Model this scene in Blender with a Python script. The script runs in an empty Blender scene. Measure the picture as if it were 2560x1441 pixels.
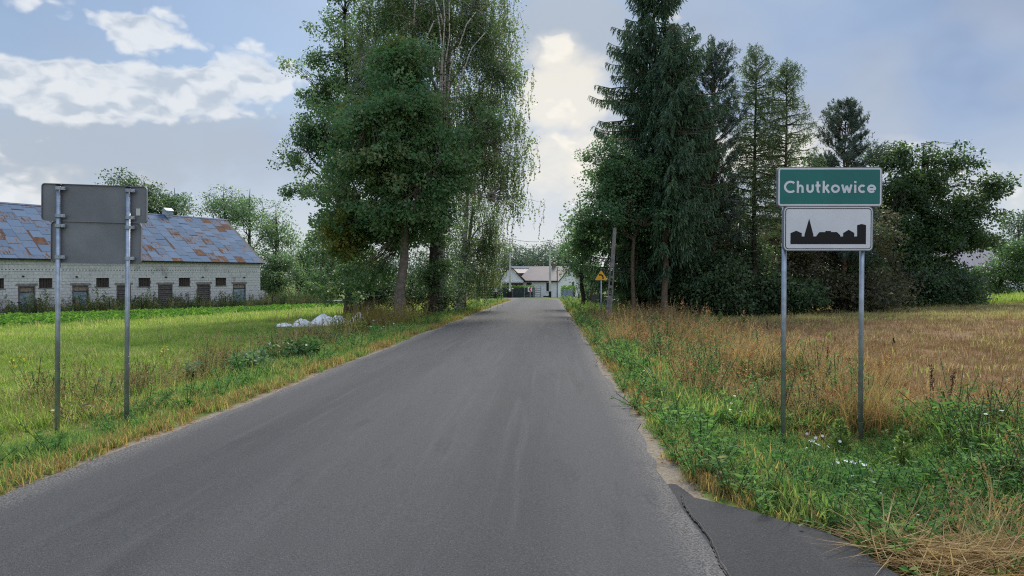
import bpy, math, random
import numpy as np

# ------------------------------------------------------------------ camera, sky, sun, exposure
S = bpy.context.scene
COL = S.collection
CAM_H, FPX, CX, CY, HZ = 1.65, 1800.0, 1280.0, 720.5, 690.0
PITCH = math.atan((CY - HZ) / FPX)
cd = bpy.data.cameras.new('camera')
cam = bpy.data.objects.new('camera', cd)
COL.objects.link(cam)
cam.location = (0, 0, CAM_H)
cam.rotation_euler = (math.pi / 2 - PITCH, 0, 0)
cd.sensor_width = 36.0
cd.lens = 36.0 * FPX / 2560.0
cd.clip_start, cd.clip_end = 0.05, 3000.0
S.camera = cam

SUN_AZ, SUN_EL = math.radians(12.0), math.radians(42.0)      # azimuth to the right of straight ahead
sl = bpy.data.lights.new('sun', 'SUN')
sl.energy, sl.angle, sl.color = 2.6, math.radians(22), (1.0, 0.94, 0.84)
sun = bpy.data.objects.new('sun', sl)
COL.objects.link(sun)
sun.rotation_euler = (math.pi / 2 - SUN_EL, 0, math.pi - SUN_AZ)
sun.location = (20, 60, 60)

S.view_settings.view_transform = 'Standard'
S.view_settings.look = 'None'
S.view_settings.gamma = 1.0
S.view_settings.use_curve_mapping = False
S.view_settings.exposure = 0.90
S.render.engine = 'CYCLES'
S.cycles.use_denoising = False
S.cycles.max_bounces = 7
S.cycles.diffuse_bounces = 4
S.cycles.glossy_bounces = 2
S.cycles.transmission_bounces = 4
S.cycles.filter_width = 1.15
S.cycles.transparent_max_bounces = 4
S.cycles.caustics_reflective = False
S.cycles.caustics_refractive = False


class NT:
    """small helper for node trees"""
    def __init__(self, tree):
        self.t = tree
        self.n, self.l = tree.nodes, tree.links

    def put(self, sock, v):
        if isinstance(v, bpy.types.NodeSocket):
            self.l.new(v, sock)
        elif v is not None:
            if hasattr(sock.default_value, '__len__') and not hasattr(v, '__len__'):
                v = [v] * len(sock.default_value)
            if hasattr(sock.default_value, '__len__') and len(sock.default_value) == 4 and len(v) == 3:
                v = tuple(v) + (1,)
            sock.default_value = v

    def m(self, op, a=None, b=None, c=None, clamp=False):
        x = self.n.new('ShaderNodeMath')
        x.operation, x.use_clamp = op, clamp
        for i, v in enumerate((a, b, c)):
            if v is not None:
                self.put(x.inputs[i], v)
        return x.outputs[0]

    def vm(self, op, a=None, b=None, out=0):
        x = self.n.new('ShaderNodeVectorMath')
        x.operation = op
        self.put(x.inputs[0], a)
        if b is not None:
            self.put(x.inputs[1], b)
        return x.outputs[out]

    def mix(self, f, a, b, mode='MIX'):
        x = self.n.new('ShaderNodeMix')
        x.data_type, x.blend_type = 'RGBA', mode
        self.put(x.inputs[0], f)
        self.put(x.inputs[6], a)
        self.put(x.inputs[7], b)
        return x.outputs[2]

    def ss(self, v, lo, hi):
        x = self.n.new('ShaderNodeMapRange')
        x.interpolation_type = 'SMOOTHSTEP'
        self.put(x.inputs[0], v)
        self.put(x.inputs[1], lo)
        self.put(x.inputs[2], hi)
        return x.outputs[0]

    def noise(self, vec, scale, detail=4.0, rough=0.55, dist=0.0):
        x = self.n.new('ShaderNodeTexNoise')
        self.put(x.inputs['Vector'], vec)
        x.inputs['Scale'].default_value = scale
        x.inputs['Detail'].default_value = detail
        x.inputs['Roughness'].default_value = rough
        x.inputs['Distortion'].default_value = dist
        return x.outputs[0]

    def xyz(self, x=0.0, y=0.0, z=0.0):
        n = self.n.new('ShaderNodeCombineXYZ')
        for i, v in enumerate((x, y, z)):
            self.put(n.inputs[i], v)
        return n.outputs[0]

    def sep(self, v):
        n = self.n.new('ShaderNodeSeparateXYZ')
        self.put(n.inputs[0], v)
        return n.outputs

    def ramp(self, f, stops):
        n = self.n.new('ShaderNodeValToRGB')
        self.put(n.inputs[0], f)
        e = n.color_ramp.elements
        while len(e) < len(stops):
            e.new(0.5)
        for el, (p, c) in zip(e, stops):
            el.position = p
            el.color = tuple(c) + (1,)
        return n.outputs[0]


def build_world():
    w = bpy.data.worlds.new('World')
    S.world = w
    w.use_nodes = True
    w.cycles.sampling_method = 'MANUAL'
    w.cycles.sample_map_resolution = 256
    t = NT(w.node_tree)
    t.n.clear()
    tc = t.n.new('ShaderNodeTexCoord').outputs['Generated']
    d = t.vm('NORMALIZE', tc)
    dx, dy, dz = t.sep(d)
    az = t.m('ARCTAN2', dx, dy)
    el = t.m('ARCSINE', dz)
    sky = t.n.new('ShaderNodeTexSky')
    sky.sky_type = 'NISHITA'
    sky.sun_disc = False
    sky.sun_elevation = SUN_EL
    sky.sun_rotation = SUN_AZ
    sky.air_density, sky.dust_density, sky.ozone_density = 1.0, 1.6, 1.2
    ST = 0.10
    K = 1.0 / ST

    def C(r, g, b):
        return (r * K, g * K, b * K)

    def ang(px, py):
        a = math.atan((px - CX) / FPX)
        e = math.atan((HZ - py) / FPX * math.cos(a))
        return a, e
    # coordinates in which clouds flatten towards the horizon
    p = t.xyz(t.m('MULTIPLY', az, 1.0), t.m('MULTIPLY', el, 1.55), 0.0)
    warp = t.noise(p, 5.0, 2, 0.5)
    big = t.noise(p, 3.1, 4, 0.56, 0.0)
    def puffs(vec):
        v = t.n.new('ShaderNodeTexVoronoi')
        v.feature = 'F1'
        t.put(v.inputs['Vector'], vec)
        v.inputs['Scale'].default_value = 12.0
        v.inputs['Detail'].default_value = 2.0
        v.inputs['Roughness'].default_value = 0.55
        v.inputs['Lacunarity'].default_value = 2.3
        nz = t.noise(vec, 15.0, 7, 0.66, 0.0)
        return t.m('ADD', t.m('MULTIPLY', t.m('SUBTRACT', 0.95, v.outputs['Distance']), 0.55), t.m('MULTIPLY', nz, 0.5))
    wv = t.vm('ADD', p, t.vm('SCALE', t.xyz(t.m('SUBTRACT', t.noise(p, 23, 2, .6), .5), t.m('SUBTRACT', t.noise(t.vm('ADD', p, (3., 5., 1.)), 23, 2, .6), .5), 0.0)))
    wv.node.inputs[1].links[0].from_node.inputs['Scale'].default_value = 0.035
    fine = puffs(wv)

    ae = t.xyz(az, el, 0.0)

    def blobs(lst):
        tot = None
        for px, py, rx, ry, wt in lst:
            a0, e0 = ang(px, py)
            ia, ie = FPX / rx, FPX / ry
            x = t.n.new('ShaderNodeVectorMath')
            x.operation = 'MULTIPLY_ADD'
            t.put(x.inputs[0], ae)
            x.inputs[1].default_value = (ia, ie, 0)
            x.inputs[2].default_value = (-a0 * ia, -e0 * ie, 0)
            q = t.vm('DOT_PRODUCT', x.outputs[0], x.outputs[0], 1)
            g = t.m('MAXIMUM', t.m('MULTIPLY_ADD', q, -wt / 2.2, wt), 0.0)
            tot = g if tot is None else t.m('ADD', tot, g)
        return tot
    # --- clear air: Nishita blue, thinned by milky haze low down
    lowf = t.ss(el, 0.30, -0.02)
    hazec = t.mix(t.ss(t.m('ABSOLUTE', t.m('SUBTRACT', az, 0.12)), 0.0, 0.8), C(.80, .79, .75), C(.58, .66, .71))
    air = t.vm('MINIMUM', sky.outputs[0], C(.60, .68, .80))
    base = t.mix(0.55, air, C(.30, .46, .70))
    base = t.mix(t.m('MULTIPLY', lowf, 0.8), base, hazec)
    # --- high grey-blue veil: everywhere in patches, thick to the right
    veil = t.m('ADD', t.m('MULTIPLY', t.ss(big, 0.35, 0.68), 0.55),
               t.m('MULTIPLY', t.ss(az, 0.02, 0.30), 0.55))
    veil = t.m('MULTIPLY', t.m('MINIMUM', veil, 0.92), t.ss(el, 0.03, 0.20))
    veilc = t.mix(t.ss(warp, 0.35, 0.65), C(.26, .36, .56), C(.38, .43, .53))
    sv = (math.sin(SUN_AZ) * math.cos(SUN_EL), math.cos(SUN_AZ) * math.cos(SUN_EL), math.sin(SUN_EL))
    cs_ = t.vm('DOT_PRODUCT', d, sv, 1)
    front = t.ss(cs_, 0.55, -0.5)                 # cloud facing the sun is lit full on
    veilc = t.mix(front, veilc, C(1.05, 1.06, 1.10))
    col = t.mix(veil, base, veilc)
    # --- soft layered cloud: grey skirts under the heaps, pale glow round the hidden sun
    rag = t.m('ADD', t.m('MULTIPLY', t.m('SUBTRACT', fine, .5), 1.0), t.m('MULTIPLY', t.m('SUBTRACT', big, .5), 1.5))
    gs = blobs([(300, 330, 480, 110, .85), (1390, 50, 150, 140, .9), (1540, 150, 190, 150, .7), (60, 440, 380, 130, .5)])
    col = t.mix(t.m('MULTIPLY', t.ss(t.m('ADD', gs, rag), .12, .95), .85), col, C(.44, .50, .58))
    gl = blobs([(1400, 190, 130, 90, .95), (1430, 390, 150, 170, 1.05), (1900, 390, 330, 80, .95), (2530, 455, 210, 80, .75), (40, 560, 380, 130, .6), (60, 230, 190, 90, .4)])
    col = t.mix(t.m('MULTIPLY', t.ss(t.m('ADD', gl, rag), .15, 1.05), .85), col, C(.88, .84, .75))
    # --- heaped clouds
    bias = blobs([(40, 240, 190, 85, .46), (210, 215, 150, 70, .60), (365, 190, 120, 95, .72), (480, 262, 200, 58, .72), (350, 140, 60, 45, .36),
                  (630, 165, 125, 62, .85), (560, 235, 150, 40, .30), (290, 50, 165, 50, .62), (0, 340, 120, 120, .22),
                  (1335, 130, 70, 50, .20), (1430, 165, 90, 50, .30), (1395, 270, 34, 70, .34), (1425, 380, 60, 90, .46),
                  (1950, 395, 280, 60, .55), (2520, 440, 150, 45, .45), (40, 560, 260, 90, .42)])
    bias = t.m('SUBTRACT', bias, t.m('MULTIPLY', blobs([(640, 20, 260, 90, 1), (120, 112, 260, 34, 2.4), (560, 400, 420, 110, 1), (1330, 470, 90, 200, .8), (2200, 170, 420, 190, .9)]), .30))
    f = t.m('ADD', t.m('MULTIPLY', t.m('SUBTRACT', fine, 0.5), 1.75), t.m('MULTIPLY', t.m('SUBTRACT', big, 0.52), 1.0))
    f = t.m('SUBTRACT', t.m('ADD', f, bias), 0.10)
    alpha = t.ss(f, -0.16, 0.26)
    core = t.ss(f, -0.02, 0.34)
    under = puffs(t.vm('ADD', wv, (0.006, -0.016, 0.0)))
    lit = t.ss(t.m('SUBTRACT', fine, under), -0.17, 0.13)
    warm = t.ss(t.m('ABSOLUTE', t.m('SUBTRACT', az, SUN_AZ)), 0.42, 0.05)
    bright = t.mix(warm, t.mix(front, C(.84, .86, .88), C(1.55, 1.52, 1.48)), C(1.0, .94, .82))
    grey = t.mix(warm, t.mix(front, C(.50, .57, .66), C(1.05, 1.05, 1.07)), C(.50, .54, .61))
    shade = t.m('MULTIPLY', core, t.m('SUBTRACT', 1.0, t.m('MULTIPLY', lit, 0.8)))
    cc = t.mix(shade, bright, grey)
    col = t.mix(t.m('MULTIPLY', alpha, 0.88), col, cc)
    # a clouded sky brightens towards the zenith
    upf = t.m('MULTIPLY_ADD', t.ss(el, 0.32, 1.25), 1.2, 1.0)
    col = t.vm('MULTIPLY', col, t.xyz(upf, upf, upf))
    # ground half of the world sphere: dull earth
    col = t.mix(t.ss(el, -0.01, -0.06), col, C(.12, .12, .09))
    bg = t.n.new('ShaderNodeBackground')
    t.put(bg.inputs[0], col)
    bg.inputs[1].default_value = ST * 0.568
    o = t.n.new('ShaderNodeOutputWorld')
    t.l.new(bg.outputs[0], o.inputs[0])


build_world()

# ------------------------------------------------------------------ terrain functions and pixel helpers


def sstep(x, a, b):
    t = np.clip((np.asarray(x, float) - a) / (b - a), 0, 1)
    return t * t * (3 - 2 * t)


def road_c(y):
    return -1.53 + 0.053 * np.asarray(y, float)


def gz(x, y):
    x, y = np.asarray(x, float), np.asarray(y, float)
    z = -0.0128 * (np.minimum(y, 60) - 5.5) - 0.0165 * np.clip(y - 60, 0, 52)
    s = x - road_c(y)
    near = 1 - sstep(y, 62, 80)
    z = z - 0.62 * sstep(-s, 4, 28)
    z = z + 0.55 * sstep(s, 7, 40)
    z = z - near * 0.15 * np.exp(-((s + 4.7) / 0.75) ** 2)
    z = z - near * 0.17 * np.exp(-((s - 4.5) / 0.9) ** 2)
    off = np.clip(np.abs(s) - 2.7, 0, None)
    z = z - near * 0.03 * sstep(off, 0, 0.3)
    rough = 0.03 * np.sin(x * 1.3 + 0.6 * y) * np.sin(y * 0.9 - 0.4 * x) + 0.015 * np.sin(3.1 * x) * np.sin(2.7 * y + 1)
    z = z + rough * sstep(off, 0.3, 1.5) * near
    return z


def ray(px, py):
    u, v = (px - CX) / FPX, (CY - py) / FPX
    c, s_ = math.cos(PITCH), math.sin(PITCH)
    dx, dy, dz = u, c + v * s_, v * c - s_
    return np.array([dx / dy, 1.0, dz / dy])


def P(px, py, d):
    """point seen at pixel (px,py) at forward distance d"""
    return np.array([0, 0, CAM_H]) + ray(px, py) * d


def X(px, d):
    return float((px - CX) / FPX * d)


def gp(px, d):
    """ground point under pixel column px at distance d"""
    x = X(px, d)
    return np.array([x, d, float(gz(x, d))])


# ------------------------------------------------------------------ mesh helpers


def npmesh(name, V, F, mat, parent=None, attrs=None, smooth=False, matidx=None, loc=None):
    """V (n,3); F list of arrays (m,k) -> one mesh object. attrs: {name: per-face float array}"""
    if not isinstance(F, (list, tuple)):
        F = [F]
    F = [np.asarray(f, np.int64) for f in F if len(f)]
    me = bpy.data.meshes.new(name)
    V = np.asarray(V, np.float32)
    if loc is not None:
        V = V - np.asarray(loc, np.float32)
    me.vertices.add(len(V))
    me.vertices.foreach_set('co', V.ravel())
    nl = sum(f.size for f in F)
    npoly = sum(len(f) for f in F)
    me.loops.add(nl)
    me.polygons.add(npoly)
    me.loops.foreach_set('vertex_index', np.concatenate([f.ravel() for f in F]).astype(np.int32))
    tot = np.concatenate([np.full(len(f), f.shape[1]) for f in F])
    st = np.concatenate([[0], np.cumsum(tot)[:-1]]).astype(np.int32)
    me.polygons.foreach_set('loop_start', st)
    if smooth:
        me.polygons.foreach_set('use_smooth', np.ones(npoly, bool))
    for mm in (mat if isinstance(mat, (list, tuple)) else [mat]):
        me.materials.append(mm)
    if matidx is not None:
        me.polygons.foreach_set('material_index', np.asarray(matidx, np.int32))
    for k, a in (attrs or {}).items():
        at = me.attributes.new(k, 'FLOAT', 'FACE')
        at.data.foreach_set('value', np.asarray(a, np.float32))
    me.update(calc_edges=True)
    o = bpy.data.objects.new(name, me)
    COL.objects.link(o)
    if parent is not None:
        o.parent = parent
    elif loc is not None:
        o.location = [float(c) for c in loc]
    return o


class MB:
    """collects faces with any corner count"""
    def __init__(self):
        self.v, self.f, self.mi = [], [], []

    def add(self, vs, fs, mi=0):
        b = len(self.v)
        self.v += [tuple(map(float, q)) for q in vs]
        self.f += [tuple(b + i for i in q) for q in fs]
        self.mi += [mi] * len(fs)
        return self

    def box(self, x0, x1, y0, y1, z0, z1, mi=0):
        vs = [(x, y, z) for z in (z0, z1) for y in (y0, y1) for x in (x0, x1)]
        return self.add(vs, [(0, 2, 3, 1), (4, 5, 7, 6), (0, 1, 5, 4), (2, 6, 7, 3), (0, 4, 6, 2), (1, 3, 7, 5)], mi)

    def extrude(self, poly, fn, t0, t1, mi=0):
        """poly 2-D outline (ccw), fn(a,b,t)->xyz"""
        n = len(poly)
        vs = [fn(a, b, t0) for a, b in poly] + [fn(a, b, t1) for a, b in poly]
        fs = [tuple(range(n))[::-1], tuple(range(n, 2 * n))]
        fs += [(i, (i + 1) % n, n + (i + 1) % n, n + i) for i in range(n)]
        return self.add(vs, fs, mi)

    def tube(self, pts, r, sides=8, mi=0, cap=True):
        pts = [np.array(q, float) for q in pts]
        rs = r if hasattr(r, '__len__') else [r] * len(pts)
        V, Fq = tubes(np.array([pts]), np.array([rs], float), sides)
        n = len(pts)
        fs = [tuple(q) for q in Fq]
        if cap:
            fs += [tuple(range(sides))[::-1], tuple(range((n - 1) * sides, n * sides))]
        return self.add(V, fs, mi)

    def build(self, name, mat, parent=None, smooth=False, loc=None, bevel=0.0):
        me = bpy.data.meshes.new(name)
        vs = self.v
        if loc is not None:
            vs = [(a - loc[0], b - loc[1], c - loc[2]) for a, b, c in vs]
        me.from_pydata(vs, [], self.f)
        for mm in (mat if isinstance(mat, (list, tuple)) else [mat]):
            me.materials.append(mm)
        me.polygons.foreach_set('material_index', np.array(self.mi, np.int32))
        if smooth:
            me.polygons.foreach_set('use_smooth', np.ones(len(self.f), bool))
        me.update()
        o = bpy.data.objects.new(name, me)
        COL.objects.link(o)
        if parent is not None:
            o.parent = parent
        elif loc is not None:
            o.location = [float(c) for c in loc]
        if bevel:
            b = o.modifiers.new('bevel', 'BEVEL')
            b.width, b.segments, b.limit_method = bevel, 2, 'ANGLE'
        return o


def tubes(paths, radii, sides=5):
    """paths (n,k,3), radii (n,k) -> V, quads"""
    n, k, _ = paths.shape
    T = np.gradient(paths, axis=1)
    T /= np.linalg.norm(T, axis=2, keepdims=True) + 1e-9
    ref = np.where(np.abs(T[:, :1, 2:3]) > 0.8, np.array([1.0, 0, 0]), np.array([0, 0, 1.0]))
    ref = np.broadcast_to(ref, T.shape)
    A = np.cross(T, ref)
    A /= np.linalg.norm(A, axis=2, keepdims=True) + 1e-9
    B = np.cross(T, A)
    th = np.arange(sides) * 2 * np.pi / sides
    V = paths[:, :, None, :] + radii[:, :, None, None] * (np.cos(th)[None, None, :, None] * A[:, :, None, :]
                                                        + np.sin(th)[None, None, :, None] * B[:, :, None, :])
    idx = np.arange(n * k * sides).reshape(n, k, sides)
    a, b = idx[:, :-1], idx[:, 1:]
    F = np.stack([a, np.roll(a, -1, 2), np.roll(b, -1, 2), b], -1).reshape(-1, 4)
    return V.reshape(-1, 3), F


def norm(v):
    return v / (np.linalg.norm(v, axis=-1, keepdims=True) + 1e-9)


def kites(Pb, A, N, L, W, fold=0.12):
    """leaf-shaped quads: base points, axis, rough normal, length, width"""
    Sd = norm(np.cross(A, N))
    N2 = np.cross(Sd, A)
    L, W = np.broadcast_to(L, len(Pb))[:, None], np.broadcast_to(W, len(Pb))[:, None]
    v0 = Pb
    v1 = Pb + A * L * .42 + Sd * W * .5 + N2 * W * fold
    v2 = Pb + A * L
    v3 = Pb + A * L * .42 - Sd * W * .5 + N2 * W * fold
    V = np.stack([v0, v1, v2, v3], 1).reshape(-1, 3)
    return V, np.arange(len(V)).reshape(-1, 4)


def thing(name, label, cat, loc=(0, 0, 0), rz=0.0, group=None):
    o = bpy.data.objects.new(name, None)
    o.empty_display_size = 0.3
    COL.objects.link(o)
    o.location = [float(c) for c in loc]
    o.rotation_euler = (0, 0, rz)
    return tag(o, label, cat, group)


def tag(o, label=None, cat=None, group=None, kind=None):
    if label:
        o['label'] = label
    if cat:
        o['category'] = cat
    if group:
        o['group'] = group
    if kind:
        o['kind'] = kind
    return o


# ------------------------------------------------------------------ materials
MATS = {}


def mat(name, color=(.5, .5, .5), rough=.8, metal=0.0, spec=.3, var=0.0, vscale=6.0, bump=0.0, bscale=40.0, fn=None):
    """procedural Principled material; colour broken up by noise; fn(t, pos, colour) may return a new colour socket"""
    if name in MATS:
        return MATS[name]
    m = bpy.data.materials.new(name)
    m.use_nodes = True
    t = NT(m.node_tree)
    bs = t.n['Principled BSDF']
    pos = t.n.new('ShaderNodeNewGeometry').outputs['Position']
    c = None
    if var:
        nz = t.noise(pos, vscale, 5, .6)
        lo = tuple(q * (1 - var) for q in color)
        hi = tuple(min(1, q * (1 + var)) for q in color)
        c = t.mix(t.ss(nz, .3, .7), lo, hi)
    if fn:
        c = fn(t, pos, c if c is not None else color)
    t.put(bs.inputs['Base Color'], c if c is not None else color)
    bs.inputs['Roughness'].default_value = rough
    bs.inputs['Metallic'].default_value = metal
    bs.inputs['Specular IOR Level'].default_value = spec
    if bump:
        b = t.n.new('ShaderNodeBump')
        b.inputs['Strength'].default_value = bump
        b.inputs['Distance'].default_value = .02
        t.put(b.inputs['Height'], t.noise(pos, bscale, 4, .6))
        t.l.new(b.outputs[0], bs.inputs['Normal'])
    MATS[name] = m
    return m


def leafmat(name, dark, mid, light, trans=.45, rough=.42, spec=.45, inst=False, dry=None):
    """foliage: colour from the per-face attribute 'rnd' (or the instance's), diffuse + gloss + light let through"""
    m = bpy.data.materials.new(name)
    m.use_nodes = True
    t = NT(m.node_tree)
    t.n.clear()
    if inst:
        r = t.n.new('ShaderNodeObjectInfo').outputs['Random']
    else:
        a = t.n.new('ShaderNodeAttribute')
        a.attribute_name = 'rnd'
        r = a.outputs['Fac']
    c = t.ramp(r, [(0.0, dark), (0.45, mid), (1.0, light)])
    if dry:
        a = t.n.new('ShaderNodeAttribute')
        a.attribute_type = 'INSTANCER'
        a.attribute_name = 'dry'
        gl = t.n.new('ShaderNodeNewGeometry').outputs['Random Per Island']
        k = t.m('ADD', t.m('MULTIPLY', a.outputs['Fac'], 1.4), t.m('SUBTRACT', gl, 1.0))
        c = t.mix(t.ss(k, 0.0, 0.3), c, t.ramp(gl, [(0, dry[0]), (1, dry[1])]))
    bs = t.n.new('ShaderNodeBsdfPrincipled')
    t.put(bs.inputs['Base Color'], c)
    bs.inputs['Roughness'].default_value = rough
    bs.inputs['Specular IOR Level'].default_value = spec
    tr = t.n.new('ShaderNodeBsdfTranslucent')
    t.put(tr.inputs[0], t.vm('MULTIPLY', c, (1.6, 1.65, 1.15)))       # leaves let more light through than they throw back
    mx = t.n.new('ShaderNodeMixShader')
    mx.inputs[0].default_value = trans
    t.l.new(bs.outputs[0], mx.inputs[1])
    t.l.new(tr.outputs[0], mx.inputs[2])
    o = t.n.new('ShaderNodeOutputMaterial')
    t.l.new(mx.outputs[0], o.inputs[0])
    MATS[name] = m
    return m


GALV = mat('galvanised steel', (.36, .40, .45), .42, .75, .5, .22, 9.0, .05, 120)
CONC = mat('weathered concrete', (.42, .41, .39), .9, 0, .2, .18, 3.0, .3, 60)
OLDCONC = mat('old grey concrete', (.24, .23, .22), .95, 0, .2, .3, 4.0, .4, 50)
DARKWOOD = mat('weathered dark wood', (.075, .06, .05), .85, 0, .2, .35, 8.0, .3, 30)
GREYWOOD = mat('grey weathered planks', (.15, .13, .125), .9, 0, .2, .35, 7.0, .3, 30)
BLACK = mat('black paint', (.012, .011, .012), .6, 0, .3)
DARKSTEEL = mat('dark rusty steel', (.05, .042, .038), .7, .3, .3, .3, 12)

# ------------------------------------------------------------------ ground
def nonuni(lo, hi, dense_lo, dense_hi, step, grow):
    a = list(np.arange(dense_lo, dense_hi + 1e-6, step))
    s, v = step, dense_hi
    while v < hi:
        s *= grow
        v += s
        a.append(min(v, hi))
    s, v, pre = step, dense_lo, []
    while v > lo:
        s *= grow
        v -= s
        pre.append(max(v, lo))
    return np.array(pre[::-1] + a)


def zone_weights(x, y):
    """how the land is used at (x,y): stubble, dry tall grass, crop, sandy edge"""
    s = x - road_c(y)
    n = 0.5 * np.sin(0.9 * y + 0.5 * x) + 0.35 * np.sin(2.3 * y + 1.7 * x + 1) + 0.25 * np.sin(0.31 * y)
    stub = sstep(s, 5.0 + n, 6.6 + n) * (1 - sstep(y, 60, 70))
    dry = sstep(s, 3.9 + .6 * n - .035 * np.minimum(y, 30), 4.7 + .6 * n - .035 * np.minimum(y, 30)) * sstep(y, 7.6, 10.5) * (1 - sstep(y, 31, 34))
    dry = dry * (1 - .55 * sstep(s, 7, 9))
    far = sstep(y - 0.10 * x, 25 + 2 * n, 33 + 2 * n)      # greener, yellower end of the field
    ex = np.clip(np.abs(s) - 2.5, 0, None)
    sand = (1 - sstep(ex, .06, .30)) * (1 - sstep(y, 80, 95))
    # strip of crop parallel to the barn front
    A, U = np.array([-36.1, 51.0]), np.array([.535, .845])
    q = (x - A[0]) * U[1] - (y - A[1]) * U[0]              # distance in front of the barn
    crop = sstep(q, 3.2, 3.6) * (1 - sstep(q, 14.5 + n, 16.5 + n)) * (1 - sstep(s, -14.5, -12.5)) * (1 - sstep(x, -12, -10)) * (1 - sstep(y, 66, 72))
    weeds = (1 - sstep(q, 2.6, 3.2)) * sstep(q, -1, 0) * (1 - sstep(y, 74, 82))
    return stub, dry, crop, sand, far, weeds


gx = nonuni(-900, 900, -14, 16, 0.3, 1.12)
gy = nonuni(-60, 1500, 1.5, 42, 0.4, 1.10)
GX, GY = np.meshgrid(gx, gy)
st, dr, cr, sa, fa, we = zone_weights(GX, GY)
gV = np.stack([GX, GY, gz(GX, GY)], -1).reshape(-1, 3)
nx, ny = len(gx), len(gy)
ii = np.arange(nx * ny).reshape(ny, nx)
gF = np.stack([ii[:-1, :-1], ii[:-1, 1:], ii[1:, 1:], ii[1:, :-1]], -1).reshape(-1, 4)


def ground_mat():
    m = bpy.data.materials.new('soil and turf')
    m.use_nodes = True
    t = NT(m.node_tree)
    bs = t.n['Principled BSDF']
    pos = t.n.new('ShaderNodeNewGeometry').outputs['Position']

    def at(nm):
        a = t.n.new('ShaderNodeAttribute')
        a.attribute_name = nm
        return a.outputs['Fac']
    n1, n2, n3 = t.noise(pos, 1.1, 6, .6), t.noise(pos, 9, 6, .65), t.noise(pos, 45, 4, .6)
    turf = t.mix(t.ss(n1, .35, .65), (.085, .125, .026), (.145, .165, .045))
    turf = t.mix(t.m('MULTIPLY', t.ss(n2, .5, .75), .6), turf, (.11, .085, .05))
    stub = t.mix(t.ss(n1, .35, .65), (.22, .125, .07), (.29, .18, .10))
    stub = t.mix(t.m('MULTIPLY', t.ss(n2, .45, .7), .7), stub, (.125, .105, .09))
    stub = t.mix(t.m('MULTIPLY', t.ss(n3, .52, .7), .6), stub, (.33, .26, .16))
    green = t.mix(t.ss(n2, .35, .65), (.17, .15, .045), (.20, .14, .055))
    stub = t.mix(t.m('MULTIPLY', at('far'), .85), stub, green)
    dry = t.mix(t.ss(n2, .35, .65), (.19, .12, .06), (.27, .19, .09))
    crop = t.mix(t.ss(n2, .35, .65), (.045, .10, .018), (.08, .15, .025))
    sand = t.mix(t.ss(n3, .35, .65), (.19, .155, .115), (.27, .23, .18))
    sand = t.mix(t.m('MULTIPLY', t.ss(n2, .5, .7), .7), sand, (.15, .115, .08))
    c = t.mix(at('stubble'), turf, stub)
    c = t.mix(at('dry'), c, dry)
    c = t.mix(at('crop'), c, crop)
    c = t.mix(at('weeds'), c, (.05, .055, .03))
    c = t.mix(t.ss(t.m('ADD', at('sand'), t.m('MULTIPLY', t.m('SUBTRACT', n2, .5), 1.1)), .35, .65), c, sand)
    t.put(bs.inputs['Base Color'], c)
    bs.inputs['Roughness'].default_value = .95
    bs.inputs['Specular IOR Level'].default_value = .1
    b = t.n.new('ShaderNodeBump')
    b.inputs['Strength'].default_value = .7
    b.inputs['Distance'].default_value = .05
    t.put(b.inputs['Height'], t.m('ADD', n2, t.m('MULTIPLY', n3, .4)))
    t.l.new(b.outputs[0], bs.inputs['Normal'])
    return m


ground = npmesh('ground', gV, gF, ground_mat(), smooth=True)
for nm, a in (('stubble', st), ('dry', dr), ('crop', cr), ('sand', sa), ('far', fa), ('weeds', we)):
    q = ground.data.attributes.new(nm, 'FLOAT', 'POINT')
    q.data.foreach_set('value', a.reshape(-1).astype(np.float32))
tag(ground, 'meadow, field and verge soil of the level countryside', None, None, 'structure')


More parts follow.
